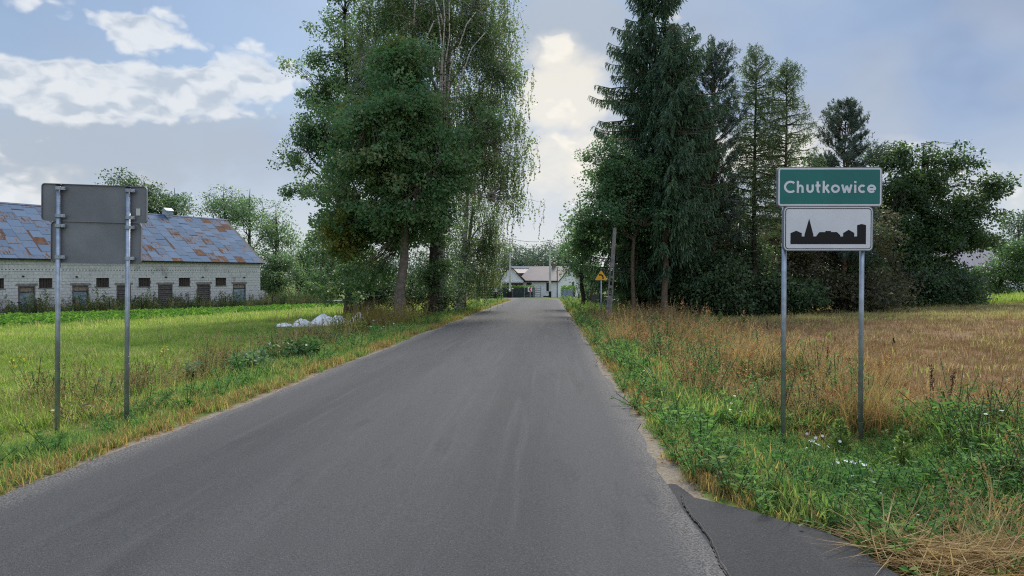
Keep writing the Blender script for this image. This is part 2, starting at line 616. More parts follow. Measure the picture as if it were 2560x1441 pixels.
# ------------------------------------------------------------------ road
def asphalt(name, base, streak):
    m = bpy.data.materials.new(name)
    m.use_nodes = True
    t = NT(m.node_tree)
    bs = t.n['Principled BSDF']
    pos = t.n.new('ShaderNodeNewGeometry').outputs['Position']
    x, y, z = t.sep(pos)
    s = t.m('SUBTRACT', x, t.m('ADD', t.m('MULTIPLY', y, .053), -1.53))
    lane = t.xyz(t.m('MULTIPLY', s, 1.0), t.m('MULTIPLY', y, .06), 0)
    n_l = t.noise(lane, 1.6, 5, .6)
    n_b = t.noise(pos, .45, 5, .6)
    n_f = t.noise(pos, 70, 3, .7)
    n_g = t.noise(pos, 260, 2, .7)
    vor = t.n.new('ShaderNodeTexVoronoi')
    vor.inputs['Scale'].default_value = 130
    t.put(vor.inputs['Vector'], pos)
    b0 = t.mix(t.ss(n_l, .3, .7), tuple(q * .72 for q in base), tuple(q * 1.25 for q in base))
    b0 = t.mix(t.m('MULTIPLY', t.ss(n_b, .4, .7), .5), b0, tuple(q * .88 for q in base))
    if streak:
        # dust lies between and beside the wheel tracks
        w = t.m('ABSOLUTE', t.m('SUBTRACT', t.m('ABSOLUTE', t.m('ADD', s, t.m('MULTIPLY', t.m('SUBTRACT', n_b, .5), .5))), 1.15))
        b0 = t.mix(t.m('MULTIPLY', t.ss(w, .15, .75), .6), b0, (.062, .061, .062))
        ed = t.ss(t.m('ABSOLUTE', s), 2.15, 2.5)
        b0 = t.mix(t.m('MULTIPLY', ed, t.ss(n_f, .4, .6)), b0, (.17, .155, .14))
    st1 = t.noise(t.xyz(t.m('MULTIPLY', s, 2.2), t.m('MULTIPLY', y, .35), 0), 1.3, 6, .65)
    b0 = t.mix(t.m('MULTIPLY', t.ss(st1, .54, .66), .45), b0, tuple(q * .55 for q in base))
    st2 = t.noise(t.xyz(t.m('MULTIPLY', s, 3.5), t.m('MULTIPLY', y, .12), 4.0), 1.5, 5, .6)
    b0 = t.mix(t.m('MULTIPLY', t.ss(st2, .52, .66), .5), b0, tuple(q * 1.75 for q in base))
    grain = t.m('ADD', t.m('MULTIPLY', n_f, .5), t.m('MULTIPLY', n_g, .5))
    c = t.mix(t.ss(grain, .36, .64), t.mix(.40, b0, (.012, .012, .012)), t.mix(.065, b0, (.46, .47, .50)))
    sp = t.m('LESS_THAN', vor.outputs['Distance'], .16)
    pick = t.m('GREATER_THAN', t.sep(vor.outputs['Color'])[0], .93)
    c = t.mix(t.m('MULTIPLY', t.m('MULTIPLY', sp, pick), .8), c, (.5, .47, .42))
    dk = t.m('GREATER_THAN', t.sep(vor.outputs['Color'])[1], .95)
    c = t.mix(t.m('MULTIPLY', t.m('MULTIPLY', sp, dk), .7), c, (.02, .02, .02))
    t.put(bs.inputs['Base Color'], c)
    bs.inputs['Roughness'].default_value = .86
    bs.inputs['Specular IOR Level'].default_value = .2
    b = t.n.new('ShaderNodeBump')
    b.inputs['Strength'].default_value = .55
    b.inputs['Distance'].default_value = .006
    t.put(b.inputs['Height'], t.m('ADD', grain, vor.outputs['Distance']))
    t.l.new(b.outputs[0], bs.inputs['Normal'])
    return m


rng = np.random.default_rng(11)
ASPH = asphalt('worn grey asphalt', (.040, .0402, .0425), True)
ASPH2 = asphalt('newer darker asphalt', (.021, .0212, .023), False)
# centre line: straight, then a bend to the left of radius 17 m
cl = [(float(road_c(y)), y, math.atan(.053)) for y in np.concatenate([np.arange(-12, 40, .35), np.arange(40, 80, 1.0)])]
x0, y0, h0 = cl[-1]
R_ = 17.0
cxr, cyr = x0 - R_ * math.cos(h0), y0 + R_ * math.sin(h0)
for a in np.linspace(0.03, 1.75, 34):
    cl.append((cxr + R_ * math.cos(a - h0), cyr + R_ * math.sin(a - h0), h0 - a))
xe, ye, he = cl[-1]
for dd in range(2, 60, 3):
    cl.append((xe + math.sin(he) * dd, ye + math.cos(he) * dd, he))
cs = np.linspace(-1, 1, 15)
rv = []
for k, (x, y, h) in enumerate(cl):
    jl, jr = rng.normal(0, .018, 2)
    if not 16 > y > 2:
        pass
    for c in cs:
        w = 2.5 * c + (jl if c == -1 else 0) + (jr if c == 1 else 0) + .05 * math.sin(y * .8) * (abs(c) == 1)
        px, py = x + math.cos(h) * w, y - math.sin(h) * w
        zc = float(gz(road_c(y), y)) if y < 79 else float(gz(5.0, py))
        rv.append((px, py, zc + .012 + .03 * (1 - c * c)))
n = len(cl)
ii = np.arange(n * 15).reshape(n, 15)
rF = np.stack([ii[:-1, :-1], ii[:-1, 1:], ii[1:, 1:], ii[1:, :-1]], -1).reshape(-1, 4)
road = npmesh('road', rv, rF, ASPH, smooth=True)
tag(road, 'worn grey asphalt road running straight and bending left', None, None, 'structure')

# side road flaring off to the right, darker, laid against the old edge
edge = [(1690, 1212), (1712, 1232), (1742, 1247), (1800, 1262), (1870, 1282), (1960, 1306), (2050, 1332), (2120, 1366), (2200, 1416), (2260, 1460), (2350, 1540)]


def gpix(px, py, z=0.0):
    r = ray(px, py)
    d = (z - CAM_H) / r[2]
    return np.array([0, 0, CAM_H]) + r * d


ev = [gpix(a, b, .0) for a, b in edge]
dv, nE = [], len(ev)
rows = []
for k, e in enumerate(ev):
    y = e[1]
    xin = float(road_c(y)) + 2.3
    rows.append([(xin + (e[0] + .02 * math.sin(k * 2.1) - xin) * f, y, 0) for f in np.linspace(0, 1, 8)])
rows.append([(float(road_c(-2)) + 2.5 + 9 * f, 2.4 - 5.5 * (1 - f), 0) for f in np.linspace(0, 1, 8)])
rows.append([(float(road_c(-9)) + 2.5 + 14 * f, -3.5 - 4 * (1 - f), 0) for f in np.linspace(0, 1, 8)])
dv = np.array(rows).reshape(-1, 3)
dv[:, 2] = [float(gz(road_c(y), y)) + .006 for x, y, z in dv]
nr = len(rows)
ii = np.arange(nr * 8).reshape(nr, 8)
dF = np.stack([ii[1:, :-1], ii[1:, 1:], ii[:-1, 1:], ii[:-1, :-1]], -1).reshape(-1, 4)
side_road = npmesh('side_road', dv, dF, ASPH2, smooth=True)
tag(side_road, 'newer dark asphalt side road joining the old road edge', None, None, 'structure')
# the seam: a ragged open joint with pale crumbled lips
cv, cF = [], []
ys = np.arange(3.3, 5.35, .022)
for k, y in enumerate(ys):
    c = float(road_c(y)) + 2.5 + .014 * math.sin(y * 6) + .003 * math.sin(y * 23) + rng.normal(0, .0015)
    wd = .0018 + .0022 * abs(math.sin(y * 7)) * (1 if y < 5 else .4)
    z = float(gz(road_c(y), y)) + .0185
    cv += [(c - wd - .001 - rng.random() ** 2 * .010, y, z), (c - wd, y, z), (c + wd, y, z), (c + wd + .008, y, z)]
for k in range(len(ys) - 1):
    a = 4 * k
    for j in range(3):
        cF.append((a + j, a + j + 1, a + j + 5, a + j + 4))
LIP = mat('pale crumbled asphalt', (.062, .06, .056), .95, 0, .2, .35, 60)
CRK = mat('open joint dirt', (.018, .017, .016), .95, 0, .1, .3, 40)
mi = np.array([0, 1, 0] * (len(ys) - 1))
sj = npmesh('road_seam', cv, np.array(cF), [LIP, CRK], matidx=mi)
tag(sj, 'ragged crack between old road and side road', None, None, 'structure')

# ------------------------------------------------------------------ barn
BA, BU = np.array([-36.1, 51.0]), np.array([.535, .845])
BU = BU / np.linalg.norm(BU)
BROT = math.atan2(BU[1], BU[0])


def fu(px):
    """distance along the barn front seen at pixel column px"""
    k = (px - CX) / FPX
    return float((k * BA[1] - BA[0]) / (BU[0] - k * BU[1]))


ULEFT, URIGHT = -6.2, fu(651)
ZB, ZE, ZR, HALF = -1.25, 2.98, 7.30, 5.6
BD = 2 * HALF
barn = thing('barn', 'long pale block-built livestock barn with rusty grey sheet-metal roof', 'barn',
             (BA[0], BA[1], 0), BROT)


def zf(px, py):
    """height on the barn front of pixel (px,py)"""
    u = fu(px)
    d = BA[1] + BU[1] * u
    return float(P(px, py, d)[2])


doors = [(45, 88, 'm'), (180.5, 221, 'm'), (291, 327, 'w'), (395, 431, 'w'), (493, 525.5, 'w'), (582, 614, 'm')]
wins = [(-26, 10), (97.6, 131), (240.6, 273), (346.5, 376), (447, 475), (539, 565.5)]
DTOP, DBOT, WTOP, WBOT = 0.92, -1.08, 1.52, 0.76
op = [(fu(a), fu(b), DBOT, DTOP) for a, b, _ in doors] + [(fu(a), fu(b), WBOT, WTOP) for a, b in wins]
op += [(-5.2, -4.0, DBOT, DTOP)]


def limewash(t, pos, c):
    n1 = t.noise(pos, .8, 6, .65)
    n2 = t.noise(pos, 5.0, 6, .65)
    z = t.sep(pos)[2]
    r = t.n.new('ShaderNodeObjectInfo').outputs['Random']
    c = t.mix(t.ss(n2, .3, .7), (.66, .64, .62), (.82, .80, .78))
    c = t.mix(t.m('MULTIPLY', r, .35), c, (.54, .51, .485))
    # dirt in patches and splash-back along the foot
    c = t.mix(t.m('MULTIPLY', t.ss(n1, .54, .68), .55), c, (.24, .215, .185))
    ft = t.ss(t.m('ADD', z, t.m('MULTIPLY', n2, .9)), .35, -1.1)
    return t.mix(t.m('MULTIPLY', ft, .35), c, (.22, .20, .17))


LIME = mat('limewashed blocks', rough=.95, spec=.15, bump=.3, bscale=30, fn=limewash)
MORT = mat('grey mortar', (.22, .205, .195), .95, 0, .1, .25, 4)
wall = MB()
# core walls: front with openings cut as piers and bands behind the blocks
cuts = sorted(op)
zs = sorted({ZB, DBOT, DTOP, WBOT, WTOP, ZE})
us = sorted({ULEFT, URIGHT} | {q for o in op for q in o[:2] if ULEFT < q < URIGHT})
for a, b in zip(us[:-1], us[1:]):
    for z0, z1 in zip(zs[:-1], zs[1:]):
        um, zm = (a + b) / 2, (z0 + z1) / 2
        if not any(o[0] < um < o[1] and o[2] < zm < o[3] for o in op):
            wall.box(a, b, .02, .30, z0, z1)
wall.box(ULEFT, ULEFT + .3, .301, BD, ZB, ZE)
wall.box(URIGHT - .3, URIGHT, .301, BD, ZB, ZE)
wall.box(ULEFT + .301, URIGHT - .301, BD - .3, BD, ZB, ZE)
for u0, u1 in ((ULEFT, ULEFT + .3), (URIGHT - .3, URIGHT)):
    wall.extrude([(.3, ZE + .002), (BD, ZE + .002), (HALF, ZR - .25)], lambda a, b, q: (q, a, b), u0, u1)
wall_o = wall.build('wall', MORT, barn)
# blocks
bh, bl = .245, .40
bmesh_ = MB().box(0, bl - .016, -.012, .06, 0, bh - .016).build('block', LIME, wall_o)
bm = bmesh_.data
b2 = bm.copy()
blocks = []
nrow = int((ZE - ZB) / bh)
prng = random.Random(5)
for r in range(nrow):
    z = ZB + .28 + r * bh
    if z + bh > ZE:
        break
    u = ULEFT - (bl / 2 if r % 2 else 0)
    while u < URIGHT:
        a, b = max(u, ULEFT), min(u + bl, URIGHT)
        segs = [(a, b)]
        for o in op:
            if o[2] < z + bh * .6 and o[3] > z + bh * .4:
                ns = []
                for s0, s1 in segs:
                    if o[1] <= s0 or o[0] >= s1:
                        ns.append((s0, s1))
                    else:
                        if o[0] - s0 > .06:
                            ns.append((s0, o[0]))
                        if s1 - o[1] > .06:
                            ns.append((o[1], s1))
                segs = ns
        if not (r == 12):                     # one course is the row of air bricks
            for s0, s1 in segs:
                if s1 - s0 > .07:
                    blocks.append((s0, z, s1 - s0))
        u += bl
vis0 = fu(0)
single = [b for b in blocks if b[0] > vis0 - .1]
single.sort(key=lambda b: b[0])
first, rest = single[:295], single[295:] + [b for b in blocks if b[0] <= vis0 - .1]
for k, (u, z, w) in enumerate(first):
    o = bmesh_ if k == 0 else bmesh_.copy()
    if k:
        COL.objects.link(o)
    o.parent = wall_o
    o.location = (u, prng.uniform(-.006, .006), z)
    o.scale = (w / bl, 1, 1)
far = MB()
for u, z, w in rest:
    j = prng.uniform(-.006, .006)
    far.box(u, u + w - .016, -.012 + j, .06, z, z + bh - .016)
tag(far.build('block_masonry', LIME, wall_o), kind='stuff')
# foot, air-brick course, lintels, sills
pl = MB().box(ULEFT - .02, URIGHT + .02, -.05, .019, ZB - .4, ZB + .27)
pl.build('plinth', OLDCONC, barn)
ab = MB()
zr = ZB + .28 + 12 * bh
ab.box(ULEFT, URIGHT, -.008, .019, zr, zr + .085)
ab.box(ULEFT, URIGHT, -.008, .019, zr + .16, zr + bh - .01)
u = ULEFT
while u < URIGHT - .5:
    ab.box(u, u + .13, -.010, .018, zr + .086, zr + .159)
    u += .24
ab.box(u, URIGHT, -.010, .018, zr + .086, zr + .159)
ab.build('air_brick_course', LIME, barn)
METALD = mat('zinc sheet door', (.30, .37, .42), .42, .35, .4, .25, 2.5, .35, 5)
LINT = mat('stained lintel', (.28, .25, .22), .95, 0, .1, .3, 5, .3, 40)
RUSTPANEL = mat('stained boards', (.30, .235, .19), .9, 0, .2, .4, 7)
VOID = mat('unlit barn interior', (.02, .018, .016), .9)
for k, (a, b, kind) in enumerate(doors + [(None, None, 'm')]):
    u0, u1 = (fu(a), fu(b)) if a is not None else (-5.2, -4.0)
    MB().box(u0 - .16, u1 + .16, -.03, .0, DTOP, DTOP + .17).build('lintel', LINT, barn)
    d = MB()
    for q0, q1 in ((u0, u0 + .09), (u1 - .09, u1)):
        d.box(q0, q1, -.02, .2, DBOT, DTOP - .001)
    d.box(u0 + .091, u1 - .091, -.02, .2, DTOP - .09, DTOP - .001)
    fr = d.build('door_frame', GREYWOOD, barn)
    a0, a1 = u0 + .095, u1 - .095
    if kind == 'm':
        MB().box(a0, a1, .06, .10, DTOP - .42, DTOP - .095).build('over_panel', RUSTPANEL, fr)
        n = 14
        g = []
        for i in range(n + 1):
            z = DBOT + .05 + (DTOP - .46 - DBOT - .05) * i / n
            for j in range(5):
                g.append((a0 + (a1 - a0) * j / 4, .05 + .022 * math.sin(i * 1.7 + k) * math.sin(j * .9 + 1.1), z))
        gi = np.arange((n + 1) * 5).reshape(n + 1, 5)
        npmesh('door_sheet', g, np.stack([gi[:-1, :-1], gi[:-1, 1:], gi[1:, 1:], gi[1:, :-1]], -1).reshape(-1, 4), METALD, fr, smooth=True)
        MB().box(a0 - .05, a1 + .05, .0, .04, DTOP - .475, DTOP - .435).build('strap_hinge', DARKSTEEL, fr)
        MB().box(a0 - .05, a1 + .05, .0, .04, DBOT + .22, DBOT + .26).build('strap_hinge', DARKSTEEL, fr)
        MB().box(a0 - .16, a0 + .1, -.04, .0, -.28, -.22).build('bolt', DARKSTEEL, fr)
    else:
        hgt = DTOP - .10 - DBOT
        nb = 11
        for i in range(nb):
            z = DBOT + .03 + hgt * i / nb
            w = prng.uniform(-.01, .01)
            MB().box(a0 + .01, a1 - .01, .05 + w, .08 + w, z, z + hgt / nb - prng.uniform(.012, .04)).build('plank', GREYWOOD, fr)
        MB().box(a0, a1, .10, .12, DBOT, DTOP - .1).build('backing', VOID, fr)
        MB().box(a0 - .05, a1 + .05, .02, .045, DTOP - .44, DTOP - .40).build('strap_hinge', DARKSTEEL, fr)
        MB().box(a0 - .16, a0 + .06, -.04, .0, -.30, -.24).build('bolt', DARKSTEEL, fr)
for a, b in wins:
    u0, u1 = fu(a), fu(b)
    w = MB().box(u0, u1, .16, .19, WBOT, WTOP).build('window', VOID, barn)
    nb = 5
    for i in range(nb):
        q = u0 + (u1 - u0) * i / nb
        MB().box(q + .015, q + (u1 - u0) / nb - .02, .115, .14, WBOT + .02, WTOP - .02).build('slat', DARKWOOD, w)
    MB().box(u0 - .07, u1 + .07, -.05, .10, WBOT - .07, WBOT - .002).build('sill', OLDCONC, w)
for px, py in ((56, 691), (190, 692), (413, 693), (505, 693), (609, 694), (256, 740)):
    u, z = fu(px), zf(px, py)
    MB().tube([(u, .02, z), (u, -.16, z), (u, -.20, z - .05)], [.05, .05, .07], 8).build('wall_lamp', DARKSTEEL, barn, True)


def roofmat(t, pos, c):
    tc = t.n.new('ShaderNodeTexCoord').outputs['Object']
    oi = t.n.new('ShaderNodeObjectInfo')
    r = oi.outputs['Random']
    loc = oi.outputs['Location']
    n1 = t.noise(t.vm('ADD', t.vm('MULTIPLY', tc, (4.2, 1.1, 1)), t.vm('SCALE', loc, None) if False else loc), 1.5, 6, .65)
    n2 = t.noise(pos, 3.0, 5, .6)
    base = t.mix(r, (.075, .125, .20), (.115, .17, .25))
    base = t.mix(t.m('MULTIPLY', t.ss(n2, .4, .7), .35), base, (.13, .165, .225))
    hot = t.sep(oi.outputs['Color'])[0]
    k = t.m('ADD', t.m('MULTIPLY', t.m('SUBTRACT', n1, .5), 1.7), t.m('SUBTRACT', hot, .5))
    base = t.mix(t.m('MULTIPLY', t.ss(k, -.04, .12), .45), base, (.16, .115, .085))
    rust = t.mix(t.ss(n2, .35, .65), (.070, .032, .020), (.135, .062, .030))
    return t.mix(t.ss(k, .10, .26), base, rust)


ROOF = mat('zinc roof sheets with rust', rough=.85, metal=.0, spec=.12, fn=roofmat, bump=.12, bscale=6)
SEAM = mat('dark roof lap', (.075, .07, .07), .8, 0, .2, .3, 5)
ang_r = math.atan2(ZR - ZE + .12, HALF + .35)
slope = math.hypot(ZR - ZE + .12, HALF + .35)
roof = thing('roof', '', '')
for k_ in ('label', 'category'):
    if k_ in roof:
        del roof[k_]
roof.parent = barn
EV = -.35
deck = MB()
for sgn, yy in ((1, EV), (-1, BD - EV)):
    deck.extrude([(0, 0), (slope, 0), (slope, -.10), (0, -.10)],
                 lambda a, b, q: (q, yy + sgn * (a * math.cos(ang_r) - b * math.sin(ang_r)), ZE - .10 + a * math.sin(ang_r) + b * math.cos(ang_r)),
                 ULEFT - .3, URIGHT + .32)
deck_o = deck.build('roof_deck', SEAM, roof)
sw = .92
ncol = int((URIGHT + .35 - (ULEFT - .3)) / sw) + 1
nrw = 8
sh = slope / nrw
sheet = MB().box(.006, sw - .006, .006, sh - .006, .004, .016)
sheet.v = [(a, b, c + (.010 if b < sh / 2 else 0)) for a, b, c in sheet.v]
so = sheet.build('roof_sheet', ROOF, roof)
rr = random.Random(8)
cnt = 0
for c in range(ncol):
    u = ULEFT - .3 + c * sw
    if u + sw > URIGHT + .36:
        break
    shift = .5 if c % 2 else 0.0
    colhot = rr.random() * .25
    for r in range(nrw + 1):
        s0, s1 = max(0, (r - shift) * sh), min(slope, (r + 1 - shift) * sh)
        if s1 - s0 < .05:
            continue
        o = so if cnt == 0 else so.copy()
        if cnt:
            COL.objects.link(o)
        o.parent = roof
        o.location = (u + rr.uniform(-.006, .006), EV + s0 * math.cos(ang_r), ZE - .10 + s0 * math.sin(ang_r) + rr.uniform(.001, .008))
        o.rotation_euler = (ang_r, 0, rr.uniform(-.004, .004))
        o.scale = (1, (s1 - s0) / sh, 1)
        hot = colhot + rr.random() * .56
        if rr.random() < .05:
            hot = .75 + rr.random() * .35
        o.color = (hot, hot, hot, 1)
        cnt += 1
        if rr.random() < .24 and s1 - s0 > .5:          # a strip of bare rusted metal beside a lap
            q = MB()
            w0 = rr.uniform(.06, .26)
            if rr.random() < .6:
                q.box(0, w0, 0, s1 - s0, .024, .028)
            else:
                q.box(0, sw * .9, 0, w0 * .5, .030, .034)
            so2 = q.build('rust_strip', RUSTM if 'RUSTM' in globals() else mat('brown rust', (.085, .042, .026), .9, 0, .2, .4, 9), roof)
            so2.location, so2.rotation_euler = o.location, o.rotation_euler
ridge = MB().extrude([(-.18, -.10), (0, .03), (.18, -.10), (0, .005)], lambda a, b, q: (q, HALF + a, ZR + .05 + b), ULEFT - .3, URIGHT + .33)
ridge.build('ridge_cap', mat('dull zinc ridge', (.10, .13, .19), .85, .0, .15, .2, 3), roof)
# wooden ridge ventilator
uv = 21.0
for q in range(200):
    uu = 5 + q * .12
    w2 = BA + BU * uu + np.array([-BU[1], BU[0]]) * HALF
    if CX + FPX * w2[0] / w2[1] > 419:
        uv = uu
        break
v = MB().box(uv - .34, uv + .34, HALF - .34, HALF + .34, ZR - .25, ZR + .42)
v.extrude([(-.42, 0), (.42, 0), (0, .28)], lambda a, b, q: (uv + q, HALF + a, ZR + .422 + b), -.40, .40)
vo = v.build('ridge_ventilator', mat('pale zinc', (.36, .41, .46), .55, .3, .4, .2, 4), barn)
for k in range(3):
    MB().box(uv - .27, uv + .27, HALF - .38, HALF - .345, ZR + .0 + k * .13, ZR + .10 + k * .13).build('louvre', GALV, vo)

# low block wall at the barn's end
lw = thing('block_wall', 'low broken block wall against the end of the barn', 'wall', (BA[0] + BU[0] * URIGHT, BA[1] + BU[1] * URIGHT, 0), BROT)
MB().box(.02, 1.0, .25, .45, ZB, .16).build('core', MORT, lw)
for r in range(6):
    for c in range(3):
        if r == 5 and c == 2:
            continue
        u0 = .02 + c * .34 + (.0 if r % 2 else -.0)
        MB().box(u0, u0 + .325, .235, .46, ZB + .02 + r * .24, ZB + .245 + r * .24).build('block', LIME, lw)

# ------------------------------------------------------------------ trees
def bark(name, c, var=.3, sc=7.0):
    return mat(name, c, .92, 0, .15, var, sc, .6, 18)


BARK = bark('grey-brown bark', (.17, .14, .115))
BARKD = bark('dark furrowed bark', (.065, .054, .045))
BARKP = bark('reddish pine bark', (.12, .075, .05))
BARKS = bark('spruce bark', (.14, .105, .075))


def birchbark(t, pos, c):
    n = t.noise(t.vm('MULTIPLY', pos, (1.2, 1.2, 7.0)), 3.0, 4, .6)
    n2 = t.noise(pos, 2.2, 4, .6)
    z = t.sep(pos)[2]
    k = t.m('ADD', t.ss(n, .50, .58), t.m('MULTIPLY', t.ss(z, 1.2, -.9), .5))
    return t.mix(t.m('MINIMUM', t.m('MULTIPLY', k, t.ss(n2, .3, .55)), 1.0), (.52, .49, .45), (.035, .03, .028))


BIRCH = mat('white birch bark', rough=.85, spec=.2, fn=birchbark)

L_LIME = leafmat('linden leaves', (0.063, 0.146, 0.068), (0.117, 0.228, 0.094), (0.285, 0.285, 0.152))
L_BIRCH = leafmat('birch leaves', (0.079, 0.147, 0.066), (0.138, 0.227, 0.091), (0.270, 0.270, 0.139), .40)
L_ALDER = leafmat('alder leaves', (0.054, 0.111, 0.062), (0.100, 0.180, 0.085), (0.205, 0.285, 0.128))
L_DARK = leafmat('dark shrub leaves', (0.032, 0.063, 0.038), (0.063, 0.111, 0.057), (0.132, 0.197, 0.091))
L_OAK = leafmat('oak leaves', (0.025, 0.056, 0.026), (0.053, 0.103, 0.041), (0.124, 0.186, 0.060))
L_MAPLE = leafmat('hornbeam leaves', (0.057, 0.130, 0.062), (0.105, 0.209, 0.092), (0.230, 0.300, 0.169))
L_YEL = leafmat('yellowing leaves', (0.088, 0.131, 0.035), (0.175, 0.219, 0.052), (0.300, 0.220, 0.040))
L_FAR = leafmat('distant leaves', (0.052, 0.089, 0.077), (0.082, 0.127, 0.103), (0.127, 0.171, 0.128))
L_BUSH = leafmat('fresh shrub leaves', (0.044, 0.097, 0.034), (0.075, 0.149, 0.051), (0.127, 0.224, 0.068))
L_SPRUCE = leafmat('spruce needles', (0.033, 0.070, 0.039), (0.059, 0.119, 0.059), (0.122, 0.203, 0.087), .15, .55)
L_PINE = leafmat('pine needles', (0.047, 0.085, 0.066), (0.081, 0.130, 0.100), (0.142, 0.189, 0.138), .15, .5)
L_LARCH = leafmat('larch needles', (0.070, 0.120, 0.061), (0.116, 0.176, 0.080), (0.187, 0.250, 0.113), .3, .6)
L_HEDGE = leafmat('clipped hedge leaves', (0.052, 0.123, 0.028), (0.096, 0.193, 0.038), (0.140, 0.263, 0.061))
L_BROWN = leafmat('brownish shrub leaves', (0.064, 0.068, 0.042), (0.103, 0.103, 0.058), (0.160, 0.151, 0.082))


def ell(px, py, rx, ry, d, ry_depth=None, wt=1.0):
    c = P(px, py, d)
    a, b = rx * d / FPX, ry * d / FPX
    return (c, np.array([a, ry_depth if ry_depth else a, b]), wt)


def sample_ells(rng, ells, n, shell=2.4, lump=.18, sup=0, sig=.45):
    if sup:
        c = sample_ells(rng, ells, max(6, n // sup), shell, lump)
        k = np.repeat(np.arange(len(c)), sup)
        sz = rng.uniform(.6, 1.4, len(c))[k][:, None]
        g = rng.normal(size=(len(k), 3))
        g *= np.minimum(1, 1.7 / (np.linalg.norm(g, axis=1, keepdims=True) + 1e-6))
        return c[k] + g * np.array([1, 1, .62]) * sig * sz
    vol = np.array([np.prod(e[1]) ** .85 * e[2] for e in ells])
    cnt = rng.multinomial(n, vol / vol.sum())
    out = []
    for (c, r, w), k in zip(ells, cnt):
        d = norm(rng.normal(size=(k, 3)))
        ph = rng.uniform(0, 6, 3)
        l = 1 + lump * (np.sin(3 * d[:, 0] * 2 + ph[0]) * np.sin(2.5 * d[:, 2] * 2 + ph[1]) + .6 * np.sin(7 * d[:, 1] + 5 * d[:, 2] + ph[2]))
        rad = rng.random(k) ** (1 / shell) * l
        out.append(c + d * r * rad[:, None])
    return np.concatenate(out)


def limb_paths(rng, starts, ends, k=6, sag=.1, wob=.06):
    t = np.linspace(0, 1, k)[None, :, None]
    L = np.linalg.norm(ends - starts, axis=1)[:, None, None]
    mid = starts[:, None] * (1 - t) + ends[:, None] * t
    bow = np.array([0, 0, 1.0]) * np.sin(np.pi * t) * L * sag
    w = rng.normal(size=(len(starts), k, 3)) * wob * L * np.sin(np.pi * t)
    return mid + bow + w


def wood(rng, base, top, r0, lean, clusters, zc0, n_limb=14, twig_r=.012, kk=9):
    """trunk polyline + limbs reaching into the crown + a twig to every cluster"""
    t = np.linspace(0, 1, kk)
    tr = base[None] * (1 - t)[:, None] + top[None] * t[:, None]
    tr[1:-1, :2] += rng.normal(size=(kk - 2, 2)) * lean
    rad = r0 * (1 - t) ** .8 * .93 + .02
    rad[0] *= 1.25
    V, F = [], []

    def push(v, f):
        b = sum(len(q) for q in V)
        V.append(v)
        F.append(f + b)
    push(*tubes(tr[None], rad[None], 10))
    pool = [tr[int(kk * .35):]]
    if n_limb and len(clusters):
        pick = clusters[rng.choice(len(clusters), min(n_limb, len(clusters)), replace=False)]
        f = np.clip((pick[:, 2] - base[2]) / (top[2] - base[2]) - rng.uniform(.12, .3, len(pick)), zc0, .93)
        st = np.stack([np.interp(f, t, tr[:, j]) for j in range(3)], 1)
        lp = limb_paths(rng, st, st + (pick - st) * .88, 7, .10, .04)
        r1 = np.interp(f, t, rad) * .5
        lr = r1[:, None] * np.linspace(1, .25, 7)[None]
        push(*tubes(lp, lr, 6))
        pool.append(lp.reshape(-1, 3))
    pool = np.concatenate(pool)
    if twig_r and len(clusters):
        idx = np.empty(len(clusters), int)
        for i in range(0, len(clusters), 400):
            idx[i:i + 400] = ((clusters[i:i + 400, None] - pool[None]) ** 2).sum(2).argmin(1)
        tp = limb_paths(rng, pool[idx], clusters, 4, .06, .05)
        push(*tubes(tp, np.full((len(clusters), 1), twig_r) * np.array([[1.8, 1.3, .9, .5]]), 3))
    return np.concatenate(V), np.concatenate(F)


def leaf_clusters(rng, C, per, rc, L, W, flat=.7, droop=.35, tone=None):
    n = len(C) * per
    ci = np.repeat(np.arange(len(C)), per)
    off = rng.normal(size=(n, 3))
    off *= np.minimum(1, 1.7 / (np.linalg.norm(off, axis=1, keepdims=True) + 1e-6)) * np.array([1, 1, flat])
    sc = rng.uniform(.6, 1.25, len(C))[ci][:, None] * rc
    Pb = C[ci] + off * sc * .62
    A = norm(off * .6 + rng.normal(size=(n, 3)) * .7 + np.array([0, 0, -droop]))
    N = norm(rng.normal(size=(n, 3)) * 1.1 + np.array([0, 0, .8]))
    s = rng.uniform(.5, 1.4, n)
    V, F = kites(Pb, A, N, L * s, W * s)
    base = rng.random(len(C)) if tone is None else tone
    rnd = np.clip(base[ci] * .6 + rng.random(n) ** 1.6 * .55 - .05, 0, 1)
    return V, F, rnd


def strands(rng, C, per, length, step, L, W, spread=.25):
    """hanging twigs with leaves all along: weeping birch"""
    n = len(C) * per
    ci = np.repeat(np.arange(len(C)), per)
    st = C[ci] + rng.normal(size=(n, 3)) * spread
    ln = length * rng.uniform(.35, 1.25, n)
    k = int(length / step)
    t = np.linspace(0, 1, k)
    sw = rng.normal(size=(n, 2)) * .16
    pts = np.repeat(st[:, None], k, 1)
    pts[:, :, 2] -= ln[:, None] * t
    pts[:, :, :2] += sw[:, None] * (np.sin(t * 1.8)[None, :, None]) * ln[:, None, None]
    tV, tF = tubes(pts[:, ::max(1, k // 2)], np.full(pts[:, ::max(1, k // 2)].shape[:2], .006), 3)
    Pb = (pts + rng.normal(size=pts.shape) * .035).reshape(-1, 3)
    m = len(Pb)
    A = norm(rng.normal(size=(m, 3)) * .55 + np.array([0, 0, -.8]))
    N = norm(rng.normal(size=(m, 3)))
    s = rng.uniform(.7, 1.3, m)
    V, F = kites(Pb, A, N, L * s, W * s)
    rnd = np.clip(np.repeat(rng.random(len(C)), per * k) * .5 + rng.random(m) * .5, 0, 1)
    return V, F, rnd, tV, tF


